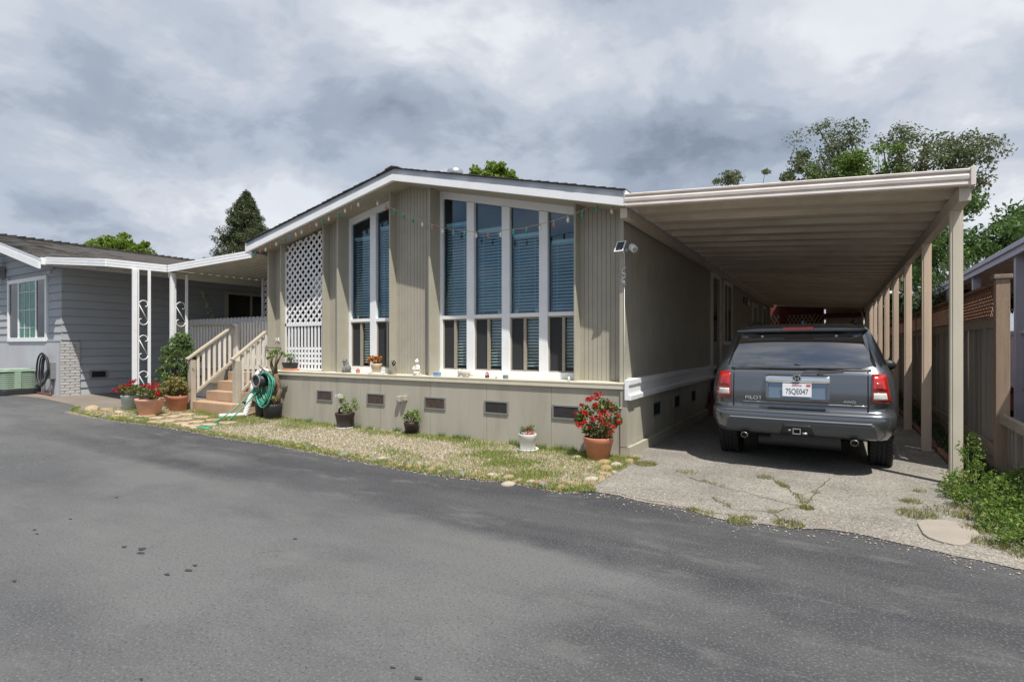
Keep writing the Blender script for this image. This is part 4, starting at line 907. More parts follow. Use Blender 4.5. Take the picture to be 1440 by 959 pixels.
# roof
q = MB(); 
q.hexa([(-19.4, 5.05, gtop(-19.4)-.03), (-15.40, 5.05, 3.47), (-15.40, 22, 3.62), (-19.4, 22, gtop(-19.4)), (-19.4, 5.05, gtop(-19.4)), (-15.40, 5.05, 3.50), (-15.40, 22, 3.65), (-19.4, 22, gtop(-19.4)+.03)])
q.hexa([(-24, 5.05, gtop(-24)-.03), (-19.4, 5.05, gtop(-19.4)-.03), (-19.4, 22, gtop(-19.4)-.03), (-24, 22, gtop(-24)-.03), (-24, 5.05, gtop(-24)), (-19.4, 5.05, gtop(-19.4)), (-19.4, 22, gtop(-19.4)), (-24, 22, gtop(-24))])
gr = q.build('roof', m_shing, GH)
q = MB(); r_ = random.Random(5); x = -15.38; k = 0
while x > -19.4:
    y = 5.02
    while y < 14:
        yb = y+r_.choice([.16, .22, .30, .30])+(.1 if y == 5.02 and k % 2 else 0); th = r_.uniform(.006, .024); e = lambda yy: .15*(yy-5.05)/17*(1-(-15.4-x)/4)
        q.hexa([(x-.15, y, gtop(x-.15)+e(y)), (x, y, gtop(x)+e(y)), (x, yb-.006, gtop(x)+e(yb)), (x-.15, yb-.006, gtop(x-.15)+e(yb)), (x-.15, y, gtop(x-.15)+e(y)+.008), (x, y, gtop(x)+e(y)+th), (x, yb-.006, gtop(x)+e(yb)+th), (x-.15, yb-.006, gtop(x-.15)+e(yb)+.008)])
        y = yb
    x -= .14; k += 1
y = 5.0
while y < 15: q.hexa([(-19.55, y, gtop(-19.55)), (-19.22, y, gtop(-19.22)), (-19.22, y+.2, gtop(-19.22)), (-19.55, y+.2, gtop(-19.55)), (-19.55, y, gtop(-19.4)+.02), (-19.22, y, gtop(-19.4)+.02), (-19.22, y+.2, gtop(-19.4)+.055), (-19.55, y+.2, gtop(-19.4)+.055)]); y += .2
q.build('shingles', m_shing, gr, 'stuff')
# fascias: sloping gable board and side eave board that also carries the awning
for (xa, xb) in [(-19.4, -15.36), (-24, -19.4)]:
    for (dz0, dz1, yy, nm, mt) in [(-.245, -.085, 5.0, 'gable_fascia', m_white), (-.08, -.004, 5.015, 'gable_drip_edge', M('drip_edge_grey', (.5, .52, .56), .5, .05, 5))]:
        q = MB(); q.hexa([(xa, yy, gtop(xa)+dz0), (xb, yy, gtop(xb)+dz0), (xb, 5.05, gtop(xb)+dz0), (xa, 5.05, gtop(xa)+dz0), (xa, yy, gtop(xa)+dz1), (xb, yy, gtop(xb)+dz1), (xb, 5.05, gtop(xb)+dz1), (xa, 5.05, gtop(xa)+dz1)]); q.build(nm, mt, GH)
q = MB(); q.box(-15.42, -15.37, 5.05, 22, 3.33, 3.49); q.build('eave_fascia', m_white, GH)
q = MB(); q.box(-15.55, -15.42, 5.1, 22, 3.32, 3.33); q.build('eave_soffit', m_greysk, GH)
q = MB(); q.box(-17.6, -17.3, 12.2, 12.5, 3.9, 4.16); q.box(-17.65, -17.25, 12.15, 12.55, 4.161, 4.2); q.build('roof_vent', m_vent, gr)
# side window, vent, corner boards
q = MB(); ya, yb, za, zb2 = 9.45, 11.2, 1.9, 3.12; w = .09
q.box(GX-.02, GX+.04, ya, ya+w, za, zb2); q.box(GX-.02, GX+.04, yb-w, yb, za, zb2); q.box(GX-.02, GX+.04, ya+w, yb-w, zb2-w, zb2); q.box(GX-.02, GX+.045, ya+w, yb-w, za, za+w); q.box(GX-.02, GX+.03, 10.25, 10.31, za+w, zb2-w); sw = q.build('window', M('dull_cream_trim', (.45, .42, .37), .6), GH)  # even dull cream for the side window frame
q = MB(); q.box(GX, GX+.012, ya+w, yb-w, za+w, zb2-w); q.build('pane', m_darkglass, sw)
q = MB(); q.box(GX, GX+.03, 6.05, 6.42, .70, .90); v = q.build('vent', m_vent, GH); q = MB(); q.box(GX+.03, GX+.034, 6.09, 6.38, .73, .87); q.build('vent_back', m_dark, v)
t = thing('flood_lights', 'pair of small white flood lights under the grey house eave corner', 'light', (GX, 5.3, 3.2))
q = MB(); q.box(GX-.12, GX+.0, 5.28, 5.34, 3.20, 3.26); q.lathe([(.001, 0), (.045, .01), (.05, .09), (.001, .1)], 10, (GX-.15, 5.26, 3.14)); q.lathe([(.001, 0), (.045, .01), (.05, .09), (.001, .1)], 10, (GX+.02, 5.26, 3.14)); q.build('lamp_head', m_greysk, t)
t = thing('wall_meter', 'dark wall mounted meter box on the grey house at the left picture edge', 'meter', (-19.1, 5.4, 3.3))
q = MB(); q.box(-19.35, -18.95, 5.28, GY-.02, 3.3, 3.6); q.ball((-19.1, 5.26, 3.75), .12); q.tube([(-19.2, 5.38, 3.3), (-19.2, 5.36, 2.95), (-19.05, 5.36, 2.9)], .02); q.build('meter_body', m_vent, t)
# ------------------------------------------------------------ scroll columns + awning
def column(name, label, x, y, base, top, span):
    t = thing(name, label, 'column', (x, y, base), 'scrollwork porch columns')
    q = MB(); q.box(x-.035, x+.035, y-.045, y+.035, base, top); q.build('post', m_white, t, bevel=.004)
    q = MB(); q.box(x-.015, x+.015, y+.05, y+.075, base, top); q.build('rail', m_white, t); q = MB(); q.box(x-.016, x+.016, y+span-.035, y+span+.015, base, top); q.build('rail', m_white, t)
    ya, yb = y+.075, y+span-.035; c = (ya+yb)/2; hw = (yb-ya)/2
    for z in (2.3, 1.55, .78):
        z += base-.28
        pts = []
        for k in range(17): a = math.pi*1.0-k*math.pi*1.55/16; r = hw*(1-.035*k); pts.append((x, c+(hw-r)*.8+r*math.cos(a), z+.18+r*math.sin(a)*1.1))
        q = MB(); q.tube(pts, .009, 6)
        pts2 = [(x, 2*c-p[1], 2*(z)-p[2]) for p in pts]; q.tube(pts2, .009, 6); q.tube([pts[0], pts2[0]], .009, 6); q.build('scroll', m_white, t)
    return t
column('scroll_column', 'white scrollwork column rising behind the geranium pots before the grey wall', -12.80, 5.80, .19, 3.13, .29)
column('scroll_column', 'white scrollwork column rising behind the leafy shrub at the picket fence', -12.80, 6.56, .19, 3.13, .32)
def strip(q, pts):   # ribbed fascia board along a top line of points, outward face towards -Y or +X
    for (p0, p1) in zip(pts, pts[1:]):
        a_ = Vector(p0); b_ = Vector(p1); d = (b_-a_); d.z = 0; d.normalize(); n_ = Vector((d.y, -d.x, 0))
        for (z0, z1, o) in [(-.155, -.115, .02), (-.115, -.10, .008), (-.10, -.055, .02), (-.055, -.04, .008), (-.04, 0, .02)]:
            q.hexa([tuple(a_+Vector((0, 0, z0))+n_*o), tuple(b_+Vector((0, 0, z0))+n_*o), tuple(b_+Vector((0, 0, z0))-n_*.02), tuple(a_+Vector((0, 0, z0))-n_*.02), tuple(a_+Vector((0, 0, z1))+n_*o), tuple(b_+Vector((0, 0, z1))+n_*o), tuple(b_+Vector((0, 0, z1))-n_*.02), tuple(a_+Vector((0, 0, z1))-n_*.02)])
m_under = M('awning_underside', (.50, .48, .40), .6, .08, 3)
PCV = thing('patio_cover', 'white edged patio cover sloping down from the grey house eave to the scroll columns', 'patio cover', (-14, 5.3, 3.2))
q = MB(); strip(q, [(-15.36, 5.15, 3.505), (-12.88, 5.30, 3.285)]); strip(q, [(-12.88, 5.30, 3.285), (-12.86, 6.46, 3.30)]); q.build('fascia', m_white, PCV)
q = MB(); q.hexa([(-15.40, 5.18, 3.40), (-12.92, 5.33, 3.20), (-12.92, 14, 3.20), (-15.40, 14, 3.40), (-15.40, 5.18, 3.42), (-12.92, 5.33, 3.22), (-12.92, 14, 3.22), (-15.40, 14, 3.42)]); y = 5.5
while y < 13.5: q.hexa([(-15.40, y, 3.37), (-12.92, y, 3.17), (-12.92, y+.03, 3.17), (-15.40, y+.03, 3.37), (-15.40, y, 3.40), (-12.92, y, 3.20), (-12.92, y+.03, 3.20), (-15.40, y+.03, 3.40)]); y += .3
q.build('roof_pans', m_under, PCV)
AW = thing('patio_awning', 'white edged metal awning rising to the olive home over the deck', 'awning', (-12, 7, 3.2))
q = MB(); strip(q, [(-12.84, 6.49, 3.30), (-10.45, 6.93, 3.485)]); q.build('fascia', m_white, AW)
q = MB(); q.hexa([(-12.88, 6.52, 3.20), (-10.42, 6.96, 3.40), (-10.42, 14, 3.40), (-12.88, 14, 3.20), (-12.88, 6.52, 3.22), (-10.42, 6.96, 3.42), (-10.42, 14, 3.42), (-12.88, 14, 3.22)]); y = 7.1
while y < 14: q.hexa([(-12.88, y, 3.165), (-10.42, y, 3.365), (-10.42, y+.03, 3.365), (-12.88, y+.03, 3.165), (-12.88, y, 3.2), (-10.42, y, 3.4), (-10.42, y+.03, 3.4), (-12.88, y+.03, 3.2)]); y += .2
q.build('roof_pans', m_under, AW)
q = MB(); q.box(-12.95, -12.85, 6.55, 14, 3.03, 3.19); q.build('beam', m_under, AW)
q = MB(); q.box(-10.42, -10.36, 7.3, 7.36, .99, 3.36); q.build('post', m_white, AW)
# ------------------------------------------------------------ deck, fence, stairs
DK = thing('deck', 'raised deck with tan picket railing and gate between the two homes', 'deck', (-12, 8, 0))
q = MB(); q.box(-14.0, -10.38, 7.42, 12, .80, .92); q.box(-14.0, -10.38, 7.40, 7.42, .62, .93); q.build('deck_floor', m_rail, DK)
q = MB(); q.box(-13.98, -10.4, 7.6, 7.62, .1, .8); q.build('deck_skirt', m_picket, DK)
def picket_run(parent, xa, xb, y, z0, z1, pitch, w, zr, mat=m_picket, dog=False):
    x = xa; k = 0
    while x <= xb:
        q = MB(); a, b = x-w/2, x+w/2
        if dog: q.prism([(a, z0), (b, z0), (b, z1-.04), (b-w*.25, z1), (a+w*.25, z1), (a, z1-.04)], 'y', y, y+.018)
        else: q.box(a, b, y, y+.022, z0, z1)
        q.build('picket', mat, parent, bevel=.002); x += pitch
    for z in zr: q = MB(); q.box(xa-.05, xb+.05, y+.024, y+.06, z-.04, z+.04); q.build('rail', mat, parent)
picket_run(DK, -13.55, -11.9, 7.42, .95, 1.97, .125, .05, [1.05])
q = MB(); q.box(-13.65, -11.75, 7.38, 7.50, 1.97, 2.01); q.build('handrail', m_rail, DK, bevel=.005)
q = MB(); q.box(-11.80, -11.64, 7.36, 7.44, .92, 2.0); q.build('landing_post', m_picket, DK, bevel=.005)
GT = thing('deck_gate', 'cream picket gate at the top of the porch steps', 'gate', (-11.1, 7.45, .95))
x = -11.56
while x < -10.45: q = MB(); h = 2.03+.015*math.sin(x*9); q.box(x-.032, x+.032, 7.43, 7.45, 1.0, h); q.build('picket', m_picket, GT, bevel=.002); x += .107
for z in (1.25, 1.84): q = MB(); q.box(-11.6, -10.45, 7.452, 7.49, z-.045, z+.045); q.build('rail', m_picket, GT)
DF = thing('dog_ear_fence', 'whitish dog ear picket fence at the back of the patio behind the deck railing', 'fence', (-13, 8.3, .3))
picket_run(DF, -15.36, -11.0, 8.28, .3, 2.22, .155, .142, [.8, 1.9], m_lattice, True)
q = MB(); q.box(-15.48, -15.40, 7.98, 8.28, .3, 2.1); q.box(-15.36, -15.30, 8.0, 8.27, .3, 2.15); q.build('return_board', m_picket, DF)
LS = thing('awning_lattice', 'white diamond lattice panel hanging behind the deck beside the olive wall', 'lattice', (-12, 8.7, 2.1))
q = MB()
for x in (-12.62, -12.12, -11.5): q.box(x-.03, x+.03, 8.66, 8.70, 2.05, 3.25)
q.build('batten', m_lattice, LS)
X0, X1 = -12.6, -11.0
for sgn, yy in ((1, 8.71), (-1, 8.72)):
    c = -4
    while c < 4:
        a = (X0, 2.1+c); b = (X1, 2.1+c+(X1-X0)*1.0)
        if sgn < 0: a, b = (X0, b[1]), (X1, a[1])
        s = clip(a, b, lambda x: 3.25, 2.1)
        if s and abs(s[0][0]-s[1][0]) > .06: q = MB(); q.bar((s[0][0], yy, s[0][1]), (s[1][0], yy, s[1][1]), .008, .035); q.build('lattice_strip', m_lattice, LS)
        c += .15
ST = thing('porch_stairs', 'terracotta coloured porch steps climbing to the deck between weathered picket handrails', 'stairs', (-11.1, 6.7, .1))
q = MB(); q.box(-11.82, -10.28, 6.38, 6.66, -.05, .33); q.build('step', m_step, ST, bevel=.012)
for k, (ya, yb, z) in enumerate([(6.665, 6.915, .53), (6.92, 7.165, .73), (7.17, 7.42, .925)]): q = MB(); q.box(-11.66, -10.50, ya, 7.42, z-.2+.001, z); q.build('step', m_step, ST, bevel=.008)
q = MB(); q.box(-11.6, -10.55, 6.95, 7.4, 0, .33); q.build('stair_core', m_step, ST)
for (x, y0r) in ((-11.74, 6.36), (-10.56, 6.62)):
    base = .09 if x < -11 else .33; zA = 1.22
    q = MB(); q.box(x-.075, x+.075, y0r, y0r+.10, base, zA-.03); q.build('newel_post', m_stuc, ST, bevel=.008)
    yB = 7.38; zB = 1.94 if x < -11 else 1.80; a = (x, y0r-.06, zA-.015); b = (x, yB-.05, zB)
    q = MB(); q.bar(a, b, .10, .05); q.build('handrail', m_rail, ST, bevel=.01)
    sl = (zB-zA)/(yB-y0r); q = MB(); q.bar((x, y0r+.1, .48 if x < -11 else .50), (x, 7.36, .48+sl*(7.36-y0r)), .05, .055); q.build('bottom_rail', m_rail, ST, bevel=.005)
    y = y0r+.18; k = 0
    while y < 7.34:
        q = MB(); q.box(x-.012, x+.012, y-.028, y+.028, .50+sl*(y-y0r-.1), zA-.04+sl*(y-y0r)); q.build('baluster', m_picket, ST, bevel=.002); y += .118; k += 1
q = MB(); q.box(-10.62, -10.585, 6.72, 7.36, 1.00, 1.07); q.build('mid_rail', m_picket, ST)
# ------------------------------------------------------------ swamp cooler on its pan
m_mint = M('mint_plastic', (.29, .39, .30), .5, .06, 5)
SW = thing('evaporative_cooler', 'mint green louvred evaporative cooler sitting on a dark pan by the grey skirting', 'cooler', (-16.9, 5.05, .34))
q = MB(); c = (-16.92, 5.02); 
def ring(q, w, d, z0, z1, r=.12):
    pts = []
    for cx, cy, a0 in ((w-r, -d+r, -90), (w-r, d-r, 0), (-w+r, d-r, 90), (-w+r, -d+r, 180)):
        for k in range(5): a = math.radians(a0+22.5*k); pts.append((c[0]+cx+r*math.cos(a), c[1]+cy+r*math.sin(a)))
    q.prism(pts, 'z', z0, z1)
ring(q, .50, .36, .34, .48); q.build('base_pan', m_blackpl, SW, bevel=.02)
q = MB(); ring(q, .44, .30, .48, .88); q.build('cabinet', m_dark, SW)
q = MB(); ring(q, .49, .35, .88, .92); ring(q, .42, .28, .92, .95); q.build('lid', m_mint, SW, bevel=.01)
for k in range(8): q = MB(); ring(q, .475, .335, .49+.048*k, .49+.048*k+.032); q.build('louver', m_mint, SW, bevel=.004)
q = MB(); q.box(c[0]+.0, c[0]+.08, c[1]-.36, c[1]-.3, .49, .88); q.box(c[0]+.44, c[0]+.49, c[1]-.1, c[1]+.02, .49, .88); q.build('corner_strip', m_mint, SW, bevel=.004)
t = thing('coiled_hose', 'dark garden hose coiled on a reel against the grey skirting', 'hose', (-16.05, 5.42, .35))
for k in range(7):
    pts = []; r = .20+.02*k; dx = random.uniform(-.04, .04)
    for j in range(25): a = 2*math.pi*j/24; pts.append((-16.12+dx+r*math.cos(a)*(.75+.05*k)-.12*math.sin(a)*(1 if math.sin(a) < 0 else 0)*-1, 5.40-.012*k, .93+.36*math.sin(a)*(.8+.05*k)+random.uniform(-.01, .01)))
    q = MB(); q.tube(pts, .014, 6, False); q.build('hose_loop', m_blackpl, t)
q = MB(); q.box(-15.98, -15.80, 5.38, GY-.02, .72, 1.1); q.tube([(-15.9, 5.44, .7), (-15.9, 5.44, .36)], .02); q.build('holder', m_vent, t)
t = thing('red_pipe', 'thin red pipe lying along the base of the grey skirting', 'pipe', (-16.3, 5.35, .36))
q = MB(); q.tube([(-17.2, 5.36, .38), (-16.3, 5.34, .37), (-15.62, 5.33, .36)], .022); q.build('pipe', m_red, t)
# leaf shaped wall ornament
t = thing('wall_ornament', 'pale butterfly cluster ornament on the grey wall under the awning', 'ornament', (-15.5, 8.8, 2.6))
for k in range(11):
    q = MB(); y = 8.75+.04*math.sin(k*1.9)+.03*k-.08; z = 3.0-.065*k; a = k*1.2
    for s in (1, -1): q.add([(-15.50, y, z), (-15.47, y+s*.07*math.cos(a)+.01, z+.06), (-15.46, y+s*.10*math.cos(a)+.02, z+.01), (-15.48, y+s*.05, z-.04)], [(0, 1, 2, 3)])
    q.build('wing', M('ornament_pale', (.5, .47, .38), .6) if k == 0 else bpy.data.materials['ornament_pale'], t, fix=False)
# ------------------------------------------------------------ potted plants
m_redfl = leafmat('red_petal', [(.42, .01, .012), (.66, .02, .015), (.30, .01, .015), (.72, .07, .03)], .3)
m_crim = leafmat('crimson_petal', [(.38, .01, .03), (.55, .02, .04), (.30, .01, .02)], .3)
m_gera = leafmat('geranium_leaf', [(.07, .12, .03), (.12, .19, .05), (.20, .25, .08), (.18, .10, .05), (.28, .30, .12)], .35)
m_succ = leafmat('succulent_leaf', [(.10, .17, .04), (.18, .26, .07), (.26, .32, .10)], .2, .4)
m_oran = leafmat('orange_succulent', [(.45, .16, .02), (.60, .26, .04), (.40, .10, .02), (.35, .25, .05)], .2, .4)
m_shrub = leafmat('shrub_leaf', [(.05, .10, .03), (.09, .16, .045), (.15, .22, .07), (.20, .26, .11)], .3)
m_wfl = leafmat('white_petal', [(.8, .8, .75), (.7, .72, .7)], .3)
def pot(name, label, x, y, z, r0, r1, h, mat, rim=True, soil=True, rimh=None, cat_='potted plant', ribs=False):
    t = thing(name, label, cat_, (x, y, z)); q = MB(); rh = rimh or h*.2
    prof = [(.001, .0), (r0, 0), (r0+(r1-r0)*.86, h-rh)]
    prof += [(r1*.985, h-rh+.004), (r1*1.0, h-.012), (r1*.995, h), (r1*.92, h), (r1*.88, h*.85)] if rim else [(r1, h), (r1*.94, h), (r1*.92, h*.85)]
    q.lathe([(a, b) for a, b in prof], 28, (x, y, z)); q.build('pot', mat, t)
    q = MB(); q.lathe([(.001, h*.88), (r1*.93, h*.87)], 20, (x, y, z)); q.build('soil', m_soil, t, fix=False)
    return t
def saucer(t, x, y, z, r, mat): q = MB(); q.lathe([(.001, 0), (r*.9, 0), (r, .025), (r*.96, .025), (r*.85, .008), (.001, .008)], 26, (x, y, z)); q.build('saucer', mat, t)
def fol(t, clumps, size, mat, n, name='foliage', aspect=.6, up=.3):
    P_ = [leaves(blob(n, c, r), size, aspect, up) for c, r in clumps]; V, F = cat(P_); npmesh(name, V, F, mat, t, 'stuff')
def stems(t, base, clumps, r=.005, mat=None):
    q = MB()
    for c, _ in clumps: b = Vector(base); e = Vector(c); m_ = (b+e)/2+Vector((random.uniform(-.03, .03), random.uniform(-.03, .03), .02)); q.tube([b, m_, e], [r, r*.8, r*.5], 5, False)
    q.build('stem', mat or m_stem, t)
def umbels(t, pts, r, mat, n=70):
    for p in pts:
        r1 = r*random.uniform(.55, 1.25); V, F = leaves(blob(int(n*random.uniform(.6, 1.1)), p, (r1, r1, r1*.7), .25), r*.5, .8, .5); npmesh('flower_head', V, F, mat, t)
# big red geranium at the corner
x, y = -2.68, 6.72
t = pot('potted_geranium', 'large terracotta pot of bright red geraniums at the right corner of the olive skirt', x, y, 0, .135, .195, .30, m_terra, rimh=.075)
cl = []
for k in range(46): d = unit(1)[0]; p = (x+d[0]*.26, y+d[1]*.17, .56+d[2]*.22); cl.append((p, (.07, .06, .06)))
fol(t, cl, .045, m_gera, 26, aspect=.85); stems(t, (x, y, .26), cl[:20], .006)
heads = [(-.20, -.1, .72), (-.16, -.14, .64), (-.22, 0, .56), (-.09, -.1, .80), (.0, -.12, .83), (.05, -.08, .87), (-.03, 0, .86), (.03, -.16, .74), (.09, -.16, .62), (.14, -.14, .66), (.18, -.12, .62), (.13, -.17, .52), (.20, -.15, .49), (-.2, -.16, .46), (-.12, -.17, .50), (-.3, -.05, .50), (.29, -.05, .60), (.26, -.1, .46), (.0, -.18, .56), (-.1, -.16, .62), (.15, 0, .76), (-.14, .0, .78)]
umbels(t, [(x+a, y+b, c) for a, b, c in heads], .045, m_redfl, 60)
umbels(t, [(x+a, y+b, c) for a, b, c in [(-.27, -.08, .60), (.24, -.12, .70), (.31, -.05, .52), (.1, -.18, .58), (.02, -.15, .68), (-.05, -.17, .44), (.24, -.16, .40)]], .04, m_crim, 50)
# white pot
x, y = -3.77, 6.76
t = pot('potted_flower', 'small off white pot with pale saucer and one pink red bloom by the skirt', x, y, .02, .10, .13, .225, M('white_pot', (.62, .61, .58), .6, .06, 6, dirt=.2, dirtcol=(.4, .4, .36)), rimh=.05); saucer(t, x, y, .012, .16, m_white)
cl = [((x+random.uniform(-.1, .06), y+random.uniform(-.06, .06), .27+random.uniform(0, .07)), (.04, .04, .035)) for _ in range(10)]; fol(t, cl, .03, m_gera, 22); stems(t, (x, y, .2), cl)
umbels(t, [(x+.05, y-.05, .28), (x+.08, y-.02, .25), (x+.02, y-.06, .24)], .038, leafmat('pink_red_petal', [(.5, .08, .1), (.6, .12, .12)], .3), 50)
# brown pot under third vent
x, y = -6.11, 6.95
t = pot('potted_succulent', 'small dark brown pot of bushy green succulent below the olive skirt outlets', x, y, .03, .09, .125, .19, m_brownpl, rimh=.05); saucer(t, x, y, .012, .14, m_brownpl)
cl = [((x+random.uniform(-.13, .15), y+random.uniform(-.08, .08), .25+random.uniform(-.02, .15)), (.04, .04, .04)) for _ in range(22)]; fol(t, cl, .034, m_succ, 20); stems(t, (x, y, .18), cl, .006)
# brown pot with white flower
x, y = -7.62, 6.88
t = pot('potted_hibiscus', 'brown round pot with white bloom and leaning leafy stems on a white saucer', x, y, .03, .13, .175, .26, m_brownpl, rimh=.05); saucer(t, x, y, .012, .17, m_white)
cl = [((x+a, y+random.uniform(-.06, .04), c), (.05, .05, .05)) for a, c in [(-.08, .50), (-.02, .46), (.04, .42), (.0, .38), (.10, .38), (.06, .34), (-.02, .55), (.28, .48), (.30, .43), (.26, .53), (.27, .38), (.12, .32)]]; fol(t, cl, .042, m_succ, 20, aspect=.7); stems(t, (x, y, .22), cl, .006)
umbels(t, [(x-.12, y-.08, .60), (x-.03, y-.07, .59)], .05, m_wfl, 50)
q = MB(); q.tube([(x-.16, y, .22), (x-.15, y, .34), (x-.08, y, .38), (x-.02, y, .34), (x, y, .24)], .018, 8); q.build('hoop', m_blackpl, t)
# black nursery pots left of the skirt
t = pot('nursery_pot', 'tall black nursery pot with pale green shoots nearest the white drain pipe', -9.93, 6.82, .05, .12, .145, .33, m_blackpl, rim=False)
cl = [((-9.93+random.uniform(-.12, .1), 6.82+random.uniform(-.1, .1), .46+random.uniform(-.03, .09)), (.05, .05, .05)) for _ in range(14)]; fol(t, cl, .05, m_succ, 16)
t = pot('nursery_pot', 'wide black nursery pot holding a gnarled bare stemmed jade plant by the ledge', -9.60, 6.82, .04, .16, .185, .31, m_blackpl, rim=False); x, y = -9.55, 6.84
trunk = MB()
for pts, r in [([(x, y, .3), (x-.02, y, .5), (x+.05, y+.02, .7), (x-.03, y+.03, .95)], [.085, .09, .07, .04]), ([(x+.05, y, .3), (x+.1, y, .52), (x+.12, y+.02, .66)], [.05, .05, .02]), ([(x-.03, y+.03, .9), (x-.12, y, 1.1), (x-.16, y, 1.3)], [.04, .03, .02]), ([(x-.03, y+.03, .9), (x+.02, y, 1.15), (x+.06, y, 1.36)], [.04, .025, .018]), ([(x-.03, y+.03, .9), (x-.22, y-.02, .95), (x-.36, y-.03, 1.03), (x-.50, y-.02, 1.10)], [.03, .025, .018, .01]), ([(x+.02, y, 1.1), (x+.12, y, 1.24), (x+.2, y, 1.34)], [.02, .015, .01]), ([(x-.13, y, 1.12), (x-.02, y-.05, 1.26)], [.02, .01]), ([(x-.36, y-.03, 1.03), (x-.42, y-.05, .93)], [.016, .012])]: trunk.tube(pts, r, 8)
trunk.build('trunk', m_stem, t)
cl = [((x+a, y+b, c), (.05, .05, .035)) for a, b, c in [(-.17, 0, 1.33), (-.22, 0, 1.27), (.06, 0, 1.40), (.02, -.02, 1.36), (.21, 0, 1.36), (.26, .02, 1.30), (-.02, -.05, 1.28), (-.12, .02, 1.38)]]; fol(t, cl, .055, m_succ, 16, aspect=.7)
cl = [((x+random.uniform(-.16, .15), y-.05+random.uniform(-.1, .1), .40+random.uniform(-.03, .1)), (.06, .06, .05)) for _ in range(16)]; fol(t, cl, .05, leafmat('straw_leaf', [(.30, .28, .12), (.2, .24, .07), (.42, .36, .2)], .3), 14)
for k in range(14): pass
cl = [((x+.02+random.uniform(-.08, .12), y-.07, .6+random.uniform(-.2, .25)), (.05, .04, .06)) for _ in range(10)]; fol(t, cl, .05, leafmat('dry_brown_leaf', [(.10, .06, .04), (.16, .10, .06), (.06, .04, .03)], .2), 14, 'dry_leaves')
# pots on the left, beside the steps
g1 = gz(-12.5)
m_teal = M('pale_teal_glaze', (.36, .44, .45), .6, .08, 5, dirt=.4, dirtcol=(.55, .58, .56), dscale=4)
x, y = -12.45, 5.55; t = pot('potted_geranium', 'pale grey teal bucket pot of crimson geraniums, leftmost by the patio', x, y, gz(x)+.01, .13, .165, .30, m_teal, rimh=.03)
cl = [((x+random.uniform(-.28, .25), y+random.uniform(-.15, .15), gz(x)+.40+random.uniform(-.03, .1)), (.07, .06, .05)) for _ in range(24)]; fol(t, cl, .05, m_gera, 20, aspect=.8); stems(t, (x, y, gz(x)+.28), cl)
umbels(t, [(x-.34+.055*k+random.uniform(-.02, .02), y-.12+random.uniform(-.05, .1), gz(x)+.38+.02*k*(1 if k < 7 else .9)+random.uniform(-.03, .04)) for k in range(14)], .05, m_crim, 50)
x, y = -11.50, 5.47; t = pot('potted_geranium', 'wide pale terracotta bowl pot with leafy crimson geraniums, frontmost of the group', x, y, gz(x)+.01, .17, .25, .33, m_terral, rimh=.06)
cl = [((x+random.uniform(-.28, .30), y+random.uniform(-.18, .18), gz(x)+.42+random.uniform(-.03, .12)), (.07, .06, .06)) for _ in range(36)]; fol(t, cl, .055, m_gera, 22, aspect=.8); stems(t, (x, y, gz(x)+.3), cl)
umbels(t, [(x+random.uniform(-.3, .15), y+random.uniform(-.1, .1), gz(x)+.58+random.uniform(-.03, .05)) for k in range(8)]+[(x+.33, y, gz(x)+.5), (x+.38, y-.05, gz(x)+.44), (x+.3, y-.1, gz(x)+.56)], .05, m_crim, 50)
x, y = -12.05, 6.22; t = pot('potted_geranium', 'dark terracotta pot with reddish leaved geranium half hidden behind the bowl pot', x, y, gz(x), .13, .18, .30, m_terra)
cl = [((x+random.uniform(-.2, .2), y+random.uniform(-.15, .15), gz(x)+.42+random.uniform(-.03, .14)), (.07, .06, .06)) for _ in range(20)]; fol(t, cl, .05, leafmat('red_green_leaf', [(.25, .06, .05), (.14, .18, .06), (.35, .10, .06), (.1, .13, .04)], .3), 20, aspect=.8); stems(t, (x, y, gz(x)+.3), cl)
umbels(t, [(x+random.uniform(-.2, .2), y-.1, gz(x)+.5+random.uniform(-.05, .08)) for k in range(5)], .045, m_crim, 40)
x, y = -11.72, 6.12; t = pot('potted_succulent', 'dark terracotta pot of yellow green succulents right beside the lowest porch step', x, y, gz(x), .14, .19, .32, m_terra)
cl = [((x+random.uniform(-.25, .2), y+random.uniform(-.15, .15), gz(x)+.42+random.uniform(-.03, .28)), (.07, .06, .06)) for _ in range(30)]; fol(t, cl, .055, leafmat('mixed_succulent', [(.12, .17, .04), (.25, .27, .07), (.30, .14, .05), (.17, .22, .07)], .3), 20, aspect=.7); stems(t, (x, y, gz(x)+.3), cl)
SHB = thing('oleander_shrub', 'tall loose green shrub between scroll column and the porch handrail', 'shrub', (-12.3, 6.45, gz(-12.6)))
cl = []
for k in range(170):
    h = random.random(); a = random.random()*6.28; r = (.62 if h < .6 else .62*(1-(h-.6)/.55))*math.sqrt(random.random()); cl.append(((-12.45+.30*h+r*math.cos(a), 6.42+.5*r*math.sin(a), .36+1.38*h), (.10, .09, .10)))
fol(SHB, cl, .085, m_shrub, 22, aspect=.32, up=.6); stems(SHB, (-12.35, 6.42, gz(-12.6)), cl[:40], .012)
q = MB(); q.lathe([(.001, 0), (.09, 0), (.11, .17), (.10, .17), (.001, .15)], 14, (-11.92, 6.27, .60)); tag(q.build('hanging_pot', m_blackpl), 'small dark pot hooked on the left stair post', 'pot')
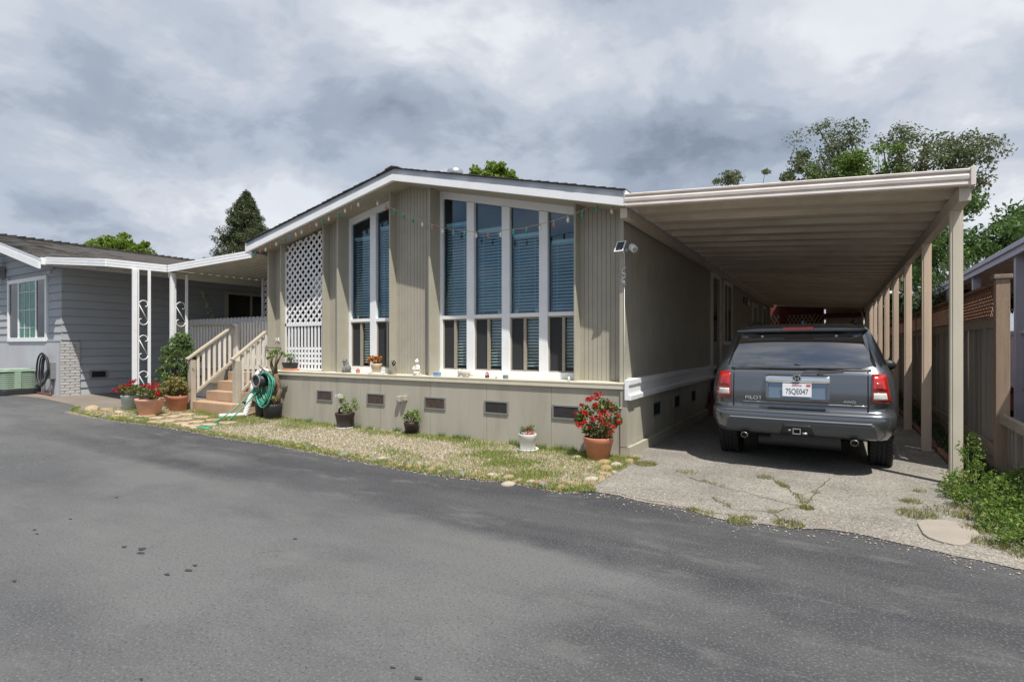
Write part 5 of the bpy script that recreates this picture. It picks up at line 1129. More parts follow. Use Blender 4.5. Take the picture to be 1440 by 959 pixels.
# ------------------------------------------------------------ hose, drain pipe
m_hose = M('green_hose', (.05, .28, .20), .45, .1, 8)
t = thing('garden_hose', 'green garden hose hung in loops at the skirt and trailing over the bed', 'hose', (-9.8, 6.8, 0))
for k in range(12):
    pts = []; r = .13+.012*k+random.uniform(-.02, .03); cx = -9.70+random.uniform(-.06, .06); 
    for j in range(29): a = 2*math.pi*j/28; pts.append((cx+r*math.cos(a)*1.0, 6.86-.018*k+.03*math.sin(a), .74+(.17+.010*k)*math.sin(a)*(random.uniform(1.35, 1.5) if 0 else (1.5+.04*(k % 4) if math.sin(a) < 0 else .8))+random.uniform(-.006, .006)))
    q = MB(); q.tube(pts, .013, 7, False); q.build('hose_loop', m_hose, t)
pts = [(-9.85, 6.70, .72), (-9.95, 6.62, .62), (-10.0, 6.45, .42), (-9.98, 6.2, .24), (-9.93, 5.95, .12), (-9.85, 5.75, .075), (-9.78, 5.6, .06), (-9.72, 5.50, .055)]
q = MB(); q.tube(pts, .013, 8); pts = [(p[0]+.06+.02*i, p[1]+.02, max(.06, p[2]-.05)) for i, p in enumerate(pts)]; q.tube(pts, .013, 8); q.build('hose_run', m_hose, t)
for k in range(3): q = MB(); q.tube([(-9.62-.03*k+.25*math.cos(a)*1.1, 5.42+.09*math.sin(a), .055+.008*k) for a in [2*math.pi*j/20 for j in range(21)]], .012, 6, False); q.build('hose_loop', m_hose, t)
t = thing('hose_reel_drum', 'round black hose drum behind the green loops', 'hose reel', (-9.8, 6.95, .7))
q = MB(); q.tube([(-9.83, 6.62, .80), (-9.83, 7.04, .80)], .12, 20); q.build('drum', m_blackpl, t); q = MB(); q.lathe([(.12, -.01), (.135, -.005), (.135, .012), (.105, .012), (.105, -.01)], 20, (0, 0, 0)); 
q.v = [(-9.83+a, 6.61-c, .80+b) for a, b, c in q.v]; q.build('rim', M('grey_plastic', (.2, .2, .2), .5), t)
m_pipe = M('white_pvc', (.74, .74, .74), .45, .04, 4, dirt=.15, dirtcol=(.5, .5, .46))
t = thing('drain_pipe', 'white corrugated downspout pipe dropping from the ledge and turning to the steps', 'pipe', (-10.2, 6.7, .05))
q = MB(); q.tube([(-9.98, 7.0, .96), (-10.05, 6.93, .99), (-10.12, 6.86, .94), (-10.16, 6.80, .80)], .055, 12); q.tube([(-10.16, 6.80, .82), (-10.18, 6.74, .50)], .047, 12); q.build('elbow', m_pipe, t)
pts = []; rr = []
for k in range(33): pts.append((-10.175-.0015*k, 6.75-.004*k, .52-.0145*k)); rr.append(.060 if k % 2 else .048)
q = MB(); q.tube(pts, rr, 14, smooth=False); q.build('corrugated_pipe', m_pipe, t)
q = MB(); q.tube([(-10.20, 6.62, .11), (-10.33, 6.35, .115), (-10.36, 6.18, .125)], .042, 12); q.build('outlet_pipe', m_pipe, t)
# ------------------------------------------------------------ outlets on the skirt
t = thing('outdoor_outlet', 'pair of small olive outlet boxes on the skirt between the vents', 'outlet', (-6.35, 7.05, .55))
for (x, z, s) in [(-6.46, .58, .04), (-6.34, .60, .035)]: q = MB(); q.box(x-s, x+s, 7.0, 7.08, z-s*1.25, z+s*1.25); q.build('box', m_olive_trim, t, bevel=.006); q = MB(); q.box(x-s*.6, x+s*.6, 6.992, 7.0, z-s*.8, z+s*.8); q.build('cover', m_skirt, t)
t = thing('conduit_clip', 'small metal conduit stub near the skirt corner', 'conduit', (-2.5, 7.05, .62)); q = MB(); q.tube([(-2.62, 7.07, .655), (-2.50, 7.055, .655), (-2.475, 7.05, .65)], .008, 7); q.build('conduit', m_skirt, t)
# ------------------------------------------------------------ things on the ledge
LZ = .991
m_statue = M('grey_statue_stone', (.16, .16, .16), .8, .2, 20, .4, 60)
t = thing('cat_statue', 'dark grey sitting cat statue on the ledge below the left windows', 'statue', (-7.98, 7.25, LZ)); x, y = -7.98, 7.25
q = MB(); q.ball((x+.01, y, LZ+.075), .085, 14, 10, 1.0, .8, 1.0); q.ball((x-.02, y, LZ+.16), .06, 14, 10, 1, .8, .95); q.tube([(x+.07, y, LZ+.02), (x+.13, y-.02, LZ+.015), (x+.16, y-.05, LZ+.02)], .014, 8); q.tube([(x-.05, y-.03, LZ+.1), (x-.055, y-.05, LZ+.0)], .022, 8); q.tube([(x-.0, y-.05, LZ+.1), (x-.0, y-.06, LZ+.0)], .022, 8); q.build('body', m_statue, t)
q = MB(); q.ball((x-.03, y-.02, LZ+.215), .05, 14, 10, 1, .9, .9); 
for s in (-1, 1): q.lathe([(.02, 0), (.001, .035)], 6, (x-.03+s*.03, y-.02, LZ+.245))
q.ball((x-.04, y-.062, LZ+.205), .016, 8, 6); q.build('head', m_statue, t)
t = thing('pink_lantern', 'tiny pink house shaped lantern on the ledge beside the cat', 'ornament', (-7.62, 7.2, LZ)); q = MB(); q.box(-7.65, -7.60, 7.17, 7.22, LZ, LZ+.06); q.build('body', M('pink_clay', (.5, .22, .18), .7), t); q = MB(); q.lathe([(.045, .06), (.001, .10)], 4, (-7.625, 7.195, LZ)); q.build('roof', M('pink_roof', (.55, .15, .15), .7), t)
x, y = -7.18, 7.22; t = pot('potted_succulent', 'cream ceramic pot of orange succulents on a white saucer on the ledge', x, y, LZ+.012, .07, .105, .17, M('cream_ceramic', (.52, .40, .26), .5, .08, 8), rim=False); saucer(t, x, y, LZ, .15, m_white)
cl = [((x+random.uniform(-.16, .12), y+random.uniform(-.08, .08), LZ+.22+random.uniform(-.02, .10)), (.04, .04, .035)) for _ in range(22)]; fol(t, cl, .035, m_oran, 18, aspect=.5); stems(t, (x, y, LZ+.15), cl, .005, M('dark_stem', (.05, .03, .02), .8))
m_clear = glass('bottle_glass', (.85, .86, .84), .7)
t = thing('glass_jug', 'clear glass jug with black handle standing on the ledge against the ribbed panel', 'jug', (-6.72, 7.15, LZ)); x, y = -6.72, 7.15; q = MB(); q.lathe([(.001, .002), (.075, .002), (.08, .02), (.08, .13), (.06, .17), (.03, .19), (.03, .245), (.035, .25)], 20, (x, y, LZ)); q.build('jug_body', m_clear, t); q = MB(); q.tube([(x+.06, y-.02, LZ+.17), (x+.10, y-.03, LZ+.21), (x+.07, y-.03, LZ+.245), (x+.02, y-.02, LZ+.2), (x+.05, y-.03, LZ+.15)], .013, 8); q.build('handle', m_blackpl, t)
m_fig = M('white_figurine', (.72, .70, .62), .6, .08, 15)
t = thing('garden_figurine', 'small white seated garden figurine on the ledge before the ribbed panel', 'figurine', (-6.17, 7.17, LZ)); x, y = -6.17, 7.17
q = MB(); q.box(x-.055, x+.055, y-.05, y+.05, LZ, LZ+.03); q.build('plinth', m_fig, t, bevel=.006)
q = MB(); q.ball((x, y, LZ+.08), .065, 14, 10, 1, .8, .85); q.ball((x, y, LZ+.14), .045, 14, 10, 1, .8, 1.1); q.tube([(x-.04, y, LZ+.16), (x-.07, y-.03, LZ+.11), (x-.01, y-.06, LZ+.10)], [.018, .015, .013], 8); q.tube([(x+.04, y, LZ+.16), (x+.07, y-.03, LZ+.11), (x+.01, y-.06, LZ+.10)], [.018, .015, .013], 8); q.tube([(x-.06, y-.01, LZ+.05), (x, y-.07, LZ+.045), (x+.06, y-.01, LZ+.05)], .022, 8); q.ball((x, y-.01, LZ+.235), .035, 14, 10, 1, 1, 1.1); q.ball((x, y-.045, LZ+.232), .008, 6, 5); q.ball((x, y, LZ+.275), .014, 8, 6); q.build('figure', m_fig, t)
t = thing('blue_tin', 'small pale blue tin on the ledge left of the wide window', 'tin', (-5.72, 7.17, LZ)); q = MB(); q.box(-5.79, -5.67, 7.13, 7.20, LZ, LZ+.05); q.build('box', M('pale_blue_tin', (.16, .32, .52), .4, .1, 9), t, bevel=.008); q = MB(); q.box(-5.795, -5.665, 7.125, 7.205, LZ+.051, LZ+.062); q.build('lid', M('blue_lid', (.22, .40, .60), .4), t, bevel=.004)
t = thing('shell_ornament', 'white bone like shell ornament lying on the ledge below the wide window', 'ornament', (-5.15, 7.17, LZ)); x, y = -5.17, 7.17
q = MB(); q.ball((x, y, LZ+.065), .085, 14, 10, 1.25, .7, .7); q.ball((x-.09, y-.01, LZ+.075), .045, 12, 8, .8, .8, 1.2); q.tube([(x-.10, y, LZ+.05), (x-.11, y-.02, LZ+.003)], .02, 8); q.tube([(x+.05, y, LZ+.05), (x+.07, y-.02, LZ+.003)], .03, 8); q.tube([(x+.09, y, LZ+.04), (x+.17, y-.03, LZ+.03), (x+.20, y-.04, LZ+.045)], [.02, .012, .006], 8); q.build('shell', M('bone_white', (.52, .49, .44), .7, .2, 18, .4, 60), t)
t = thing('pink_figurine', 'tiny pink and brown gnome figurine on the ledge under the third pane', 'figurine', (-4.72, 7.17, LZ)); x, y = -4.73, 7.17; q = MB(); q.lathe([(.001, 0), (.032, .002), (.034, .035), (.02, .055), (.001, .057)], 12, (x, y, LZ)); q.build('body', m_rust, t); q = MB(); q.lathe([(.03, .052), (.025, .075), (.001, .105)], 12, (x, y, LZ)); q.build('hat', M('pink_hat', (.5, .1, .18), .7), t); q = MB(); q.ball((x, y-.012, LZ+.052), .02, 8, 6); q.build('face', m_fig, t)
t = thing('teal_pot', 'tiny grey teal ceramic cube on the ledge under the fourth pane', 'ornament', (-4.38, 7.15, LZ)); q = MB(); q.box(-4.41, -4.34, 7.12, 7.18, LZ, LZ+.055); q.build('cube', M('teal_cube', (.14, .22, .24), .5, .2, 20), t, bevel=.006); q = MB(); q.ball((-4.53, 7.12, LZ+.012), .013, 8, 6); tag(q.build('pebble', m_statue), 'single dark pebble on the ledge left of the teal cube', 'pebble')
q = MB(); q.lathe([(.001, 0), (.022, .002), (.014, .03), (.018, .05), (.001, .065)], 10, (-3.30, 7.14, LZ)); tag(q.build('white_candle', m_fig), 'tiny white candle end at the right end of the ledge', 'candle')
t = thing('planter_tray', 'low brown tray planter with leggy stems at the left end of the ledge', 'planter', (-9.62, 7.25, LZ)); q = MB(); q.box(-9.82, -9.42, 7.18, 7.32, LZ, LZ+.04); q.build('tray', m_terra, t, bevel=.006); q = MB(); q.hexa([(-9.78, 7.2, LZ+.041), (-9.5, 7.2, LZ+.041), (-9.5, 7.3, LZ+.041), (-9.78, 7.3, LZ+.041), (-9.81, 7.17, LZ+.16), (-9.46, 7.17, LZ+.16), (-9.46, 7.33, LZ+.16), (-9.81, 7.33, LZ+.16)]); q.build('pot', m_blackpl, t)
cl = [((-9.64+random.uniform(-.15, .15), 7.25, LZ+.22+random.uniform(0, .12)), (.04, .04, .03)) for _ in range(8)]; fol(t, cl, .04, m_succ, 12); stems(t, (-9.64, 7.25, LZ+.12), cl)
# ------------------------------------------------------------ string of fairy lights
t = thing('string_lights', 'string of coloured bulb lights hung under the gable edge and across the windows', 'lights', (-6.5, 7, 3.4))
m_wire = M('pale_wire', (.42, .38, .32), .6)
run1 = []
for k in range(40): u = k/39; x = -10.45+3.35*u; run1.append((x, 6.955, ztop(x)-.235-.012*abs(math.sin(k*.98))))
run2 = [(-7.135, 7.1, 4.16), (-6.72, 7.1, 3.93), (-6.3, 7.1, 3.73), (-5.86, 7.1, 3.55), (-5.42, 7.1, 3.405), (-4.95, 7.1, 3.31), (-4.5, 7.1, 3.272), (-4.04, 7.1, 3.268), (-3.56, 7.1, 3.315), (-3.10, 7.1, 3.40), (-2.92, 7.1, 3.47), (-2.8, 7.1, 3.465), (-2.62, 7.1, 3.40), (-2.56, 7.05, 3.38), (-2.46, 6.98, 3.44)]
q = MB(); q.tube(run1, .0045, 5, False); q.tube([run1[-1]]+run2, .0045, 5, False); q.build('wire', m_wire, t)
BC = {'w': (.78, .74, .58), 'g': (.03, .33, .26), 'r': (.55, .18, .12), 'b': (.10, .35, .42)}
BM = {k: M('bulb_'+n, c, .25, .05, 5) for k, n, c in [('w', 'ivory', BC['w']), ('g', 'green', BC['g']), ('r', 'coral', BC['r']), ('b', 'teal', BC['b'])]}
def bulb(p, c):
    q = MB(); q.lathe([(.001, -.10), (.012, -.092), (.022, -.07), (.022, -.05), (.013, -.028), (.012, -.02)], 8, p); b = q.build('bulb', BM[c], t); q = MB(); q.lathe([(.013, -.03), (.013, .004), (.001, .005)], 8, p); q.build('socket', m_wire, b)
for k, c in enumerate('grwrwgbwwrwgwgwrw'): i = int(1+k*38/17); bulb(run1[i], c)
cols2 = 'wrgggwrwbgwrwggwrwggw'
pts = [Vector(p) for p in run2]; L_ = [0]
for a, b in zip(pts, pts[1:]): L_.append(L_[-1]+(b-a).length)
for k in range(21):
    s = .12+k*(L_[-1]-.35)/20; i = max(j for j in range(len(L_)) if L_[j] <= s); i = min(i, len(pts)-2); u = (s-L_[i])/(L_[i+1]-L_[i]); p = pts[i].lerp(pts[i+1], u); bulb(tuple(p), cols2[k])
# ------------------------------------------------------------ solar camera and cable at the corner
t = thing('solar_panel', 'small white framed solar panel tilted at the top of the right wall corner', 'solar panel', (-2.45, 7.1, 2.75))
c0 = Vector((-2.50, 7.06, 2.84)); u = Vector((1, .15, .05)).normalized(); v = Vector((-.16, -.5, -1)).normalized(); n_ = u.cross(v).normalized()
def plate(q, c, hu, hv, th):
    vs = [c-u*hu-v*hv, c+u*hu-v*hv, c+u*hu+v*hv, c-u*hu+v*hv]; q.hexa([tuple(p) for p in vs]+[tuple(p+n_*th) for p in vs])
if n_.y > 0: n_ = -n_
q = MB(); plate(q, c0, .062, .082, .012); q.build('frame', m_white, t, bevel=.002); q = MB(); plate(q, c0+n_*.0125, .048, .068, .002); q.build('cell', M('solar_cell', (.015, .018, .035), .2), t)
q = MB(); q.tube([c0+Vector((0, .02, 0)), c0+Vector((.01, .10, -.05)), (-2.49, 7.22, 2.74)], .008, 6); q.build('arm', m_white, t)
t = thing('security_camera', 'white round security camera on an arm beside the little solar panel', 'camera', (-2.4, 7.25, 2.8))
q = MB(); q.lathe([(.001, 0), (.03, 0), (.03, .015), (.001, .016)], 12, (0, 0, 0)); q.v = [(-2.50+c, 7.30+a, 2.83+b) for a, b, c in q.v]; q.tube([(-2.49, 7.30, 2.83), (-2.40, 7.22, 2.83)], .010, 8); q.build('arm', m_white, t)
q = MB(); q.tube([(-2.40, 7.24, 2.86), (-2.33, 7.16, 2.80)], .048, 16); q.build('body', m_white, t, bevel=.012); q = MB(); q.tube([(-2.329, 7.159, 2.799), (-2.321, 7.149, 2.793)], .03, 14); q.build('lens', M('lens_grey', (.35, .32, .30), .3), t)
t = thing('cable_bundle', 'loose bundle of white cable looped on the wall corner below the camera', 'cable', (-2.48, 7.17, 2.45))
pts = [(-2.49+.03*math.sin(k*1.7), 7.17-.012*math.cos(k), 2.55-.011*k+.035*math.sin(k*1.1)) for k in range(20)]; q = MB(); q.tube(pts, .006, 6, False); q.tube([(-2.485, 7.185, 2.8), (-2.486, 7.185, 2.5)], .004, 5); q.tube([(-2.485, 7.188, 2.4), (-2.485, 7.188, 1.0)], .004, 5); q.build('cable', m_white, t)
# small pale ornaments standing on the inside of the transom line
for (x, lab) in [(-7.98, 'pale round ornament on the transom behind the leftmost tall pane'), (-4.73, 'small pale animal ornament behind the second tall pane of the wide window'), (-4.40, 'small pale animal ornament behind the left side of the third tall pane'), (-4.03, 'small pale animal ornament behind the right side of the third tall pane')]:
    q = MB(); z = 2.016; q.ball((x, 7.535, z+.03), .028, 10, 8, 1.2, .45, 1.0); q.ball((x+.012, 7.533, z+.068), .018, 8, 6, 1, .6, 1); tag(q.build('window_ornament', m_fig), lab, 'ornament', 'small ornaments on the window transoms')
# ------------------------------------------------------------ parked grey sport utility car, seen from behind
CX, CY = -.385, 7.16
CAR = thing('parked_car', 'steel grey sport utility car parked under the carport with its tail to the road', 'car', (CX, CY, 0))
m_paint = M('steel_grey_paint', (.138, .150, .168), .26, .03, 2, metal=.75, coat=1)
m_tint = M('tinted_glass', (.012, .013, .016), .03, .02, 2, spec=.9, coat=.6)
m_tint.node_tree.nodes['Principled BSDF'].inputs['IOR'].default_value = 2.1
m_chrome = M('chrome', (.75, .77, .78), .12, .03, 8, metal=1)
m_redl = M('red_lens', (.46, .015, .01), .12, .12, 30, coat=1); m_redl.node_tree.nodes['Principled BSDF'].inputs['Specular IOR Level'].default_value = .6
m_redd = M('dark_red_lens', (.28, .012, .01), .12, .1, 25, coat=1)
m_clearl = M('clear_lens', (.62, .60, .58), .15, .15, 40, coat=1)
m_trim = M('black_trim', (.018, .019, .021), .5, .1, 10); m_seam = M('panel_gap', (.006, .006, .007), .8)
m_tyre = M('tyre_rubber', (.025, .025, .026), .85, .2, 20, .4, 60); m_insert = M('grey_bumper_plastic', (.075, .082, .092), .42, .06, 6, metal=.2)
ZK = [.40, .43, .50, .58, .66, .70, .735, .745, .80, .86, .95, 1.10, 1.17, 1.21, 1.24, 1.45, 1.62, 1.665, 1.70, 1.735, 1.765, 1.785, 1.79]
YR = [.30, .12, .05, .01, .0, .01, .035, .095, .09, .08, .078, .095, .115, .145, .165, .255, .335, .37, .40, .43, .55, .85, 1.05]
WW = [.86, .93, .965, .985, .99, .99, .985, .98, .983, .985, .982, .965, .945, .93, .915, .84, .765, .745, .725, .69, .62, .5, .35]
YF = [4.5, 4.6, 4.75, 4.8, 4.82, 4.82, 4.82, 4.82, 4.8, 4.78, 4.72, 4.2, 3.7, 3.55, 3.5, 3.1, 2.85, 2.78, 2.7, 2.6, 2.5, 2.3, 2.0]
RC = [.3, .3, .3, .3, .29, .28, .27, .26, .24, .22, .21, .20, .19, .18, .17, .15, .13, .13, .13, .16, .2, .3, .3]
def I(T, z): return float(np.interp(z, ZK, T))
def R(x, z):
    w = I(WW, z); u = min(.999, abs(x)/w); y = I(YR, z)+.045*u*u
    if u > .78: k = (u-.78)/.22; y += I(RC, z)*(1-math.sqrt(max(0, 1-k*k)))
    return y
def outline(z):
    w = I(WW, z); us = [math.sin(math.pi/2*t) for t in np.linspace(-1, 1, 33)]; pts = [(w*u*.9995, R(w*u*.9995, z)) for u in us]
    y0 = pts[-1][1]; yf = I(YF, z); fr = .5
    side = [(w, y0+(yf-fr-y0)*t) for t in (.1, .25, .4, .55, .7, .85, 1)]
    front = [(w*math.cos(a), yf-fr+fr*math.sin(a)) for a in [math.pi*k/12 for k in range(1, 12)]]
    return pts+side+front+[(-x, y) for x, y in reversed(side)]
zs = sorted(set(ZK+[.46, .54, .62, .68, .90, 1.0, 1.05, 1.14, 1.29, 1.35, 1.40, 1.5, 1.56, 1.72, 1.75, 1.775]))
q = MB(); n = len(outline(1)); vs = []
for z in zs: vs += [(CX+x, CY+y, z) for x, y in outline(z)]
q.add(vs, [(i*n+k, i*n+(k+1) % n, (i+1)*n+(k+1) % n, (i+1)*n+k) for i in range(len(zs)-1) for k in range(n)], True)
q.add([vs[i] for i in range(n)], [tuple(range(n))]); q.add([vs[(len(zs)-1)*n+i] for i in range(n)], [tuple(range(n))]); body = q.build('body', m_paint, CAR)
def patch(xl, xr, z0, z1, off, th=.006, nx=24, nz=8, surf=R):
    q = MB(); F_ = []; B_ = []
    for j in range(nz+1):
        z = z0+(z1-z0)*j/nz; a, b = (xl(z) if callable(xl) else xl), (xr(z) if callable(xr) else xr)
        for i in range(nx+1): x = a+(b-a)*i/nx; y = surf(x, z); F_.append((CX+x, CY+y-off-th, z)); B_.append((CX+x, CY+y+.012, z))
    m_ = nx+1; N_ = len(F_); f = [(j*m_+i, j*m_+i+1, (j+1)*m_+i+1, (j+1)*m_+i) for j in range(nz) for i in range(nx)]
    q.add(F_+B_, f, True); n0 = 0
    rim = [i for i in range(m_)]+[j*m_+nx for j in range(1, nz+1)]+[nz*m_+i for i in range(nx-1, -1, -1)]+[j*m_ for j in range(nz-1, 0, -1)]
    q.f += [(rim[k], rim[(k+1) % len(rim)], N_+rim[(k+1) % len(rim)], N_+rim[k]) for k in range(len(rim))]; q.sm += [False]*len(rim); return q
# rear glass with softly rounded corners
def hw(z):
    t = (z-1.225)/(1.66-1.225); h = .80-.125*t; e = .05
    d0 = (z-1.225)/e; d1 = (1.66-z)/.03
    if d0 < 1: h -= .06*(1-math.sqrt(max(0, 1-(1-d0)**2)))
    if d1 < 1: h -= .03*(1-math.sqrt(max(0, 1-(1-max(0, d1))**2)))
    return h
# a flat smooth surface for the glass so that it mirrors the clouds cleanly
def RG(x, z): t = (z-1.225)/(1.66-1.225); return .145+.10*t+.13*t*t+.012*math.sin(math.pi*t)*-1+.085*(abs(x)/.8)**2.4
g = patch(lambda z: -hw(z), lambda z: hw(z), 1.225, 1.66, .004, .01, 30, 22, RG); rg = g.build('rear_window', m_tint, CAR)
q = patch(lambda z: -.74, lambda z: .74, 1.208, 1.232, .002, .006, 30, 3, lambda x, z: min(R(x, z), RG(x, max(1.225, z)))); q.build('window_seal', m_trim, rg)
for s in (-1, 1): q = MB(); q.lathe([(.001, 0), (.016, .001), (.016, .008), (.001, .009)], 12, (0, 0, 0)); q.v = [(CX+s*.40+a, CY+RG(.4, 1.615)-.02-c, 1.615+b) for a, b, c in q.v]; q.build('hinge_cap', m_metal, rg)
q = MB(); q.ball((CX, CY+RG(0, 1.275)-.02, 1.275), .022, 10, 6, 1.6, .6, .5); q.build('washer_nozzle', m_trim, rg)
# spoiler over the window with the high brake light
q = MB(); L0 = []; 
for j, (z, o) in enumerate([(1.665, -.015), (1.672, -.075), (1.69, -.095), (1.715, -.085), (1.745, .02), (1.77, .2)]):
    for i in range(25):
        u = -1+2*i/24; L0.append((CX+u*(.715-.03*j*(j > 2)), CY+.37+.045*u*u+.10*max(0, abs(u)-.8)/.2*.8+o, z))
q.add(L0, [(j*25+i, j*25+i+1, (j+1)*25+i+1, (j+1)*25+i) for j in range(5) for i in range(24)], True); q.add([L0[i] for i in range(25)]+[(CX+.7, CY+.50, 1.665), (CX-.7, CY+.50, 1.665)], [tuple(range(27))]); q.build('roof_spoiler', m_paint, CAR)
q = MB(); q.box(CX-.165, CX+.165, CY+.262, CY+.35, 1.688, 1.724); q.build('brake_light', m_redl, CAR, bevel=.008)
# tail lights in tiers, wrapping the corners
for s in (-1, 1):
    xi, xo = .735, .91
    def P2(z0, z1, off): return patch((lambda z: xi+.012*(z-.88)/.3) if s > 0 else (lambda z: -(xo+.015-.05*(z-.88)/.33)), (lambda z: (xo+.015-.05*(z-.88)/.33)) if s > 0 else (lambda z: -(xi+.012*(z-.88)/.3)), z0, z1, off, .014, 14, 6)
    l = P2(.855, 1.18, .004).build('tail_light', m_redd, CAR)
    def P3(z0, z1, off, ins=.018): return patch((lambda z: xi+ins+.012*(z-.88)/.3) if s > 0 else (lambda z: -(xo-ins-.05*(z-.88)/.33)), (lambda z: (xo-ins-.05*(z-.88)/.33)) if s > 0 else (lambda z: -(xi+ins+.012*(z-.88)/.3)), z0, z1, off, .016, 14, 4)
    P3(.985, 1.165, .007, .012).build('lamp_lens', m_redl, l); P3(1.01, 1.085, .011, .045).build('inner_lens', m_redd, l); P3(.895, .97, .008).build('reversing_lens', m_clearl, l)
    # painted corner under the lamp and panel gaps
    a, b = (.70, .712) if s > 0 else (-.712, -.70)
    patch(a, b, .745, 1.205, .0005, .002, 1, 10).build('panel_gap', m_seam, body)
patch(-.70, .70, .738, .748, .0, .003, 24, 1, lambda x, z: R(x, .745)-.002).build('panel_gap', m_seam, body)
# chrome garnish, plate housing, plate, badge
q = MB()
def bowed(x): return R(x, 1.10)-.004
vs = []; 
for i in range(21):
    x = -.335+.67*i/20; y = bowed(x); e = .0 if 0 < i < 20 else .008
    vs += [(CX+x, CY+y+.01, 1.055+e), (CX+x, CY+y-.045, 1.060+e), (CX+x, CY+y-.055, 1.085), (CX+x, CY+y-.045, 1.135-e), (CX+x, CY+y-.02, 1.155-e), (CX+x, CY+y+.01, 1.158-e)]
q.add(vs, [(6*i+j, 6*(i+1)+j, 6*(i+1)+(j+1) % 6, 6*i+(j+1) % 6) for i in range(20) for j in range(6)]+[(0, 1, 2, 3, 4, 5), (125, 124, 123, 122, 121, 120)], True); q.build('chrome_garnish', m_chrome, CAR, bevel=.002)
ph = MB(); y0 = R(.2, .95)-.004
ph.hexa([(CX-.305, CY+y0-.028, .875), (CX+.305, CY+y0-.028, .875), (CX+.305, CY+y0+.03, .875), (CX-.305, CY+y0+.03, .875), (CX-.305, CY+y0-.004, 1.056), (CX+.305, CY+y0-.004, 1.056), (CX+.305, CY+y0+.03, 1.056), (CX-.305, CY+y0+.03, 1.056)])
m_niche = M('sky_reflection_tint', (.16, .21, .28), .22, .03, 2, metal=.5, coat=.8)  # blue sky reflection put into the recess colour, bluer than the body
PH = ph.build('plate_recess', m_niche, CAR)
q = MB(); q.hexa([(CX-.335, CY+y0-.05, .85), (CX+.335, CY+y0-.05, .85), (CX+.335, CY+y0+.03, .85), (CX-.335, CY+y0+.03, .85), (CX-.325, CY+y0-.055, .873), (CX+.325, CY+y0-.055, .873), (CX+.325, CY+y0+.03, .873), (CX-.325, CY+y0+.03, .873)])
for s in (-1, 1): q.hexa([(CX+s*.306, CY+y0-.045, .874), (CX+s*.335, CY+y0-.045, .874), (CX+s*.335, CY+y0+.03, .874), (CX+s*.306, CY+y0+.03, .874), (CX+s*.306, CY+y0-.03, 1.054), (CX+s*.335, CY+y0-.03, 1.054), (CX+s*.335, CY+y0+.03, 1.054), (CX+s*.306, CY+y0+.03, 1.054)])
q.build('recess_frame', m_paint, PH, bevel=.003)
q = MB(); yp = y0-.045; q.box(CX-.152, CX+.152, CY+yp, CY+yp+.006, .90, 1.052); pl = q.build('license_plate', M('plate_white', (.80, .81, .84), .5, .02, 4), CAR, bevel=.002)
def label_mesh(txt, size, x, z, y, mat, name, par, sx=1, depth=.002):
    me = text_mesh(txt, size, depth, sx); me.materials.append(mat); o = link(name, me, par); o.location = Vector((CX+x, CY+y, z))-WL[CAR.name]; return o
label_mesh('7SQE047', .090, 0, .958, yp-.001, M('plate_blue_ink', (.03, .04, .10), .6), 'plate_number', pl, .70, .001)
label_mesh('California', .026, 0, 1.034, yp-.001, M('plate_red_ink', (.55, .04, .06), .6), 'plate_state', pl, 1)
q = MB(); q.box(CX+.098, CX+.142, CY+yp-.002, CY+yp, 1.022, 1.044); q.build('plate_sticker', bpy.data.materials['plate_red_ink'], pl)
m_badge = M('badge_chrome', (.60, .61, .62), .25, .02, 4, metal=.6)
o = label_mesh('PILOT', .058, -.475, .862, R(.47, .86)-.004, m_badge, 'badge', CAR, 1.25, .004); o.rotation_euler = (0, 0, .0)
label_mesh('4WD', .038, .53, .856, R(.53, .85)-.004, m_badge, 'badge', CAR, 1.45, .004)
# ring emblem with upright H bars
q = MB(); ye = bowed(0)-.066
pts = []
for k in range(33): a = 2*math.pi*k/32; c_, s_ = math.cos(a), math.sin(a); pts.append((CX+.042*math.copysign(abs(c_)**.6, c_), CY+ye, 1.115+.036*math.copysign(abs(s_)**.6, s_)))
q.tube(pts, .0055, 6, False)
for s in (-1, 1): q.hexa([(CX+s*.014-.005, CY+ye-.004, 1.092), (CX+s*.014+.005, CY+ye-.004, 1.092), (CX+s*.014+.005, CY+ye+.006, 1.092), (CX+s*.014-.005, CY+ye+.006, 1.092), (CX+s*.021-.005, CY+ye-.004, 1.138), (CX+s*.021+.005, CY+ye-.004, 1.138), (CX+s*.021+.005, CY+ye+.006, 1.138), (CX+s*.021-.005, CY+ye+.006, 1.138)])
q.box(CX-.012, CX+.012, CY+ye-.004, CY+ye+.006, 1.108, 1.118); q.build('emblem', m_chrome, CAR); q = MB(); q.tube([(CX, CY+ye+.002, 1.115), (CX, CY+ye+.02, 1.115)], .036, 16); q.build('emblem_back', m_trim, CAR)
patch(-.60, .70, .812, .820, .001, .004, 24, 1).build('bright_crease_edge', m_badge, CAR)  # bright edge of the hatch crease put in as a pale metal strip
# wiper parked along the belt
q = MB(); q.tube([(CX+.06+.052*k, CY+RG(.1+.05*k, 1.225)-.035, 1.205+.004*math.sin(k)) for k in range(9)], .007, 6); q.tube([(CX+.24, CY+.12, 1.175), (CX+.24, CY+.095, 1.185)], .028, 12); q.build('rear_wiper', m_trim, CAR)
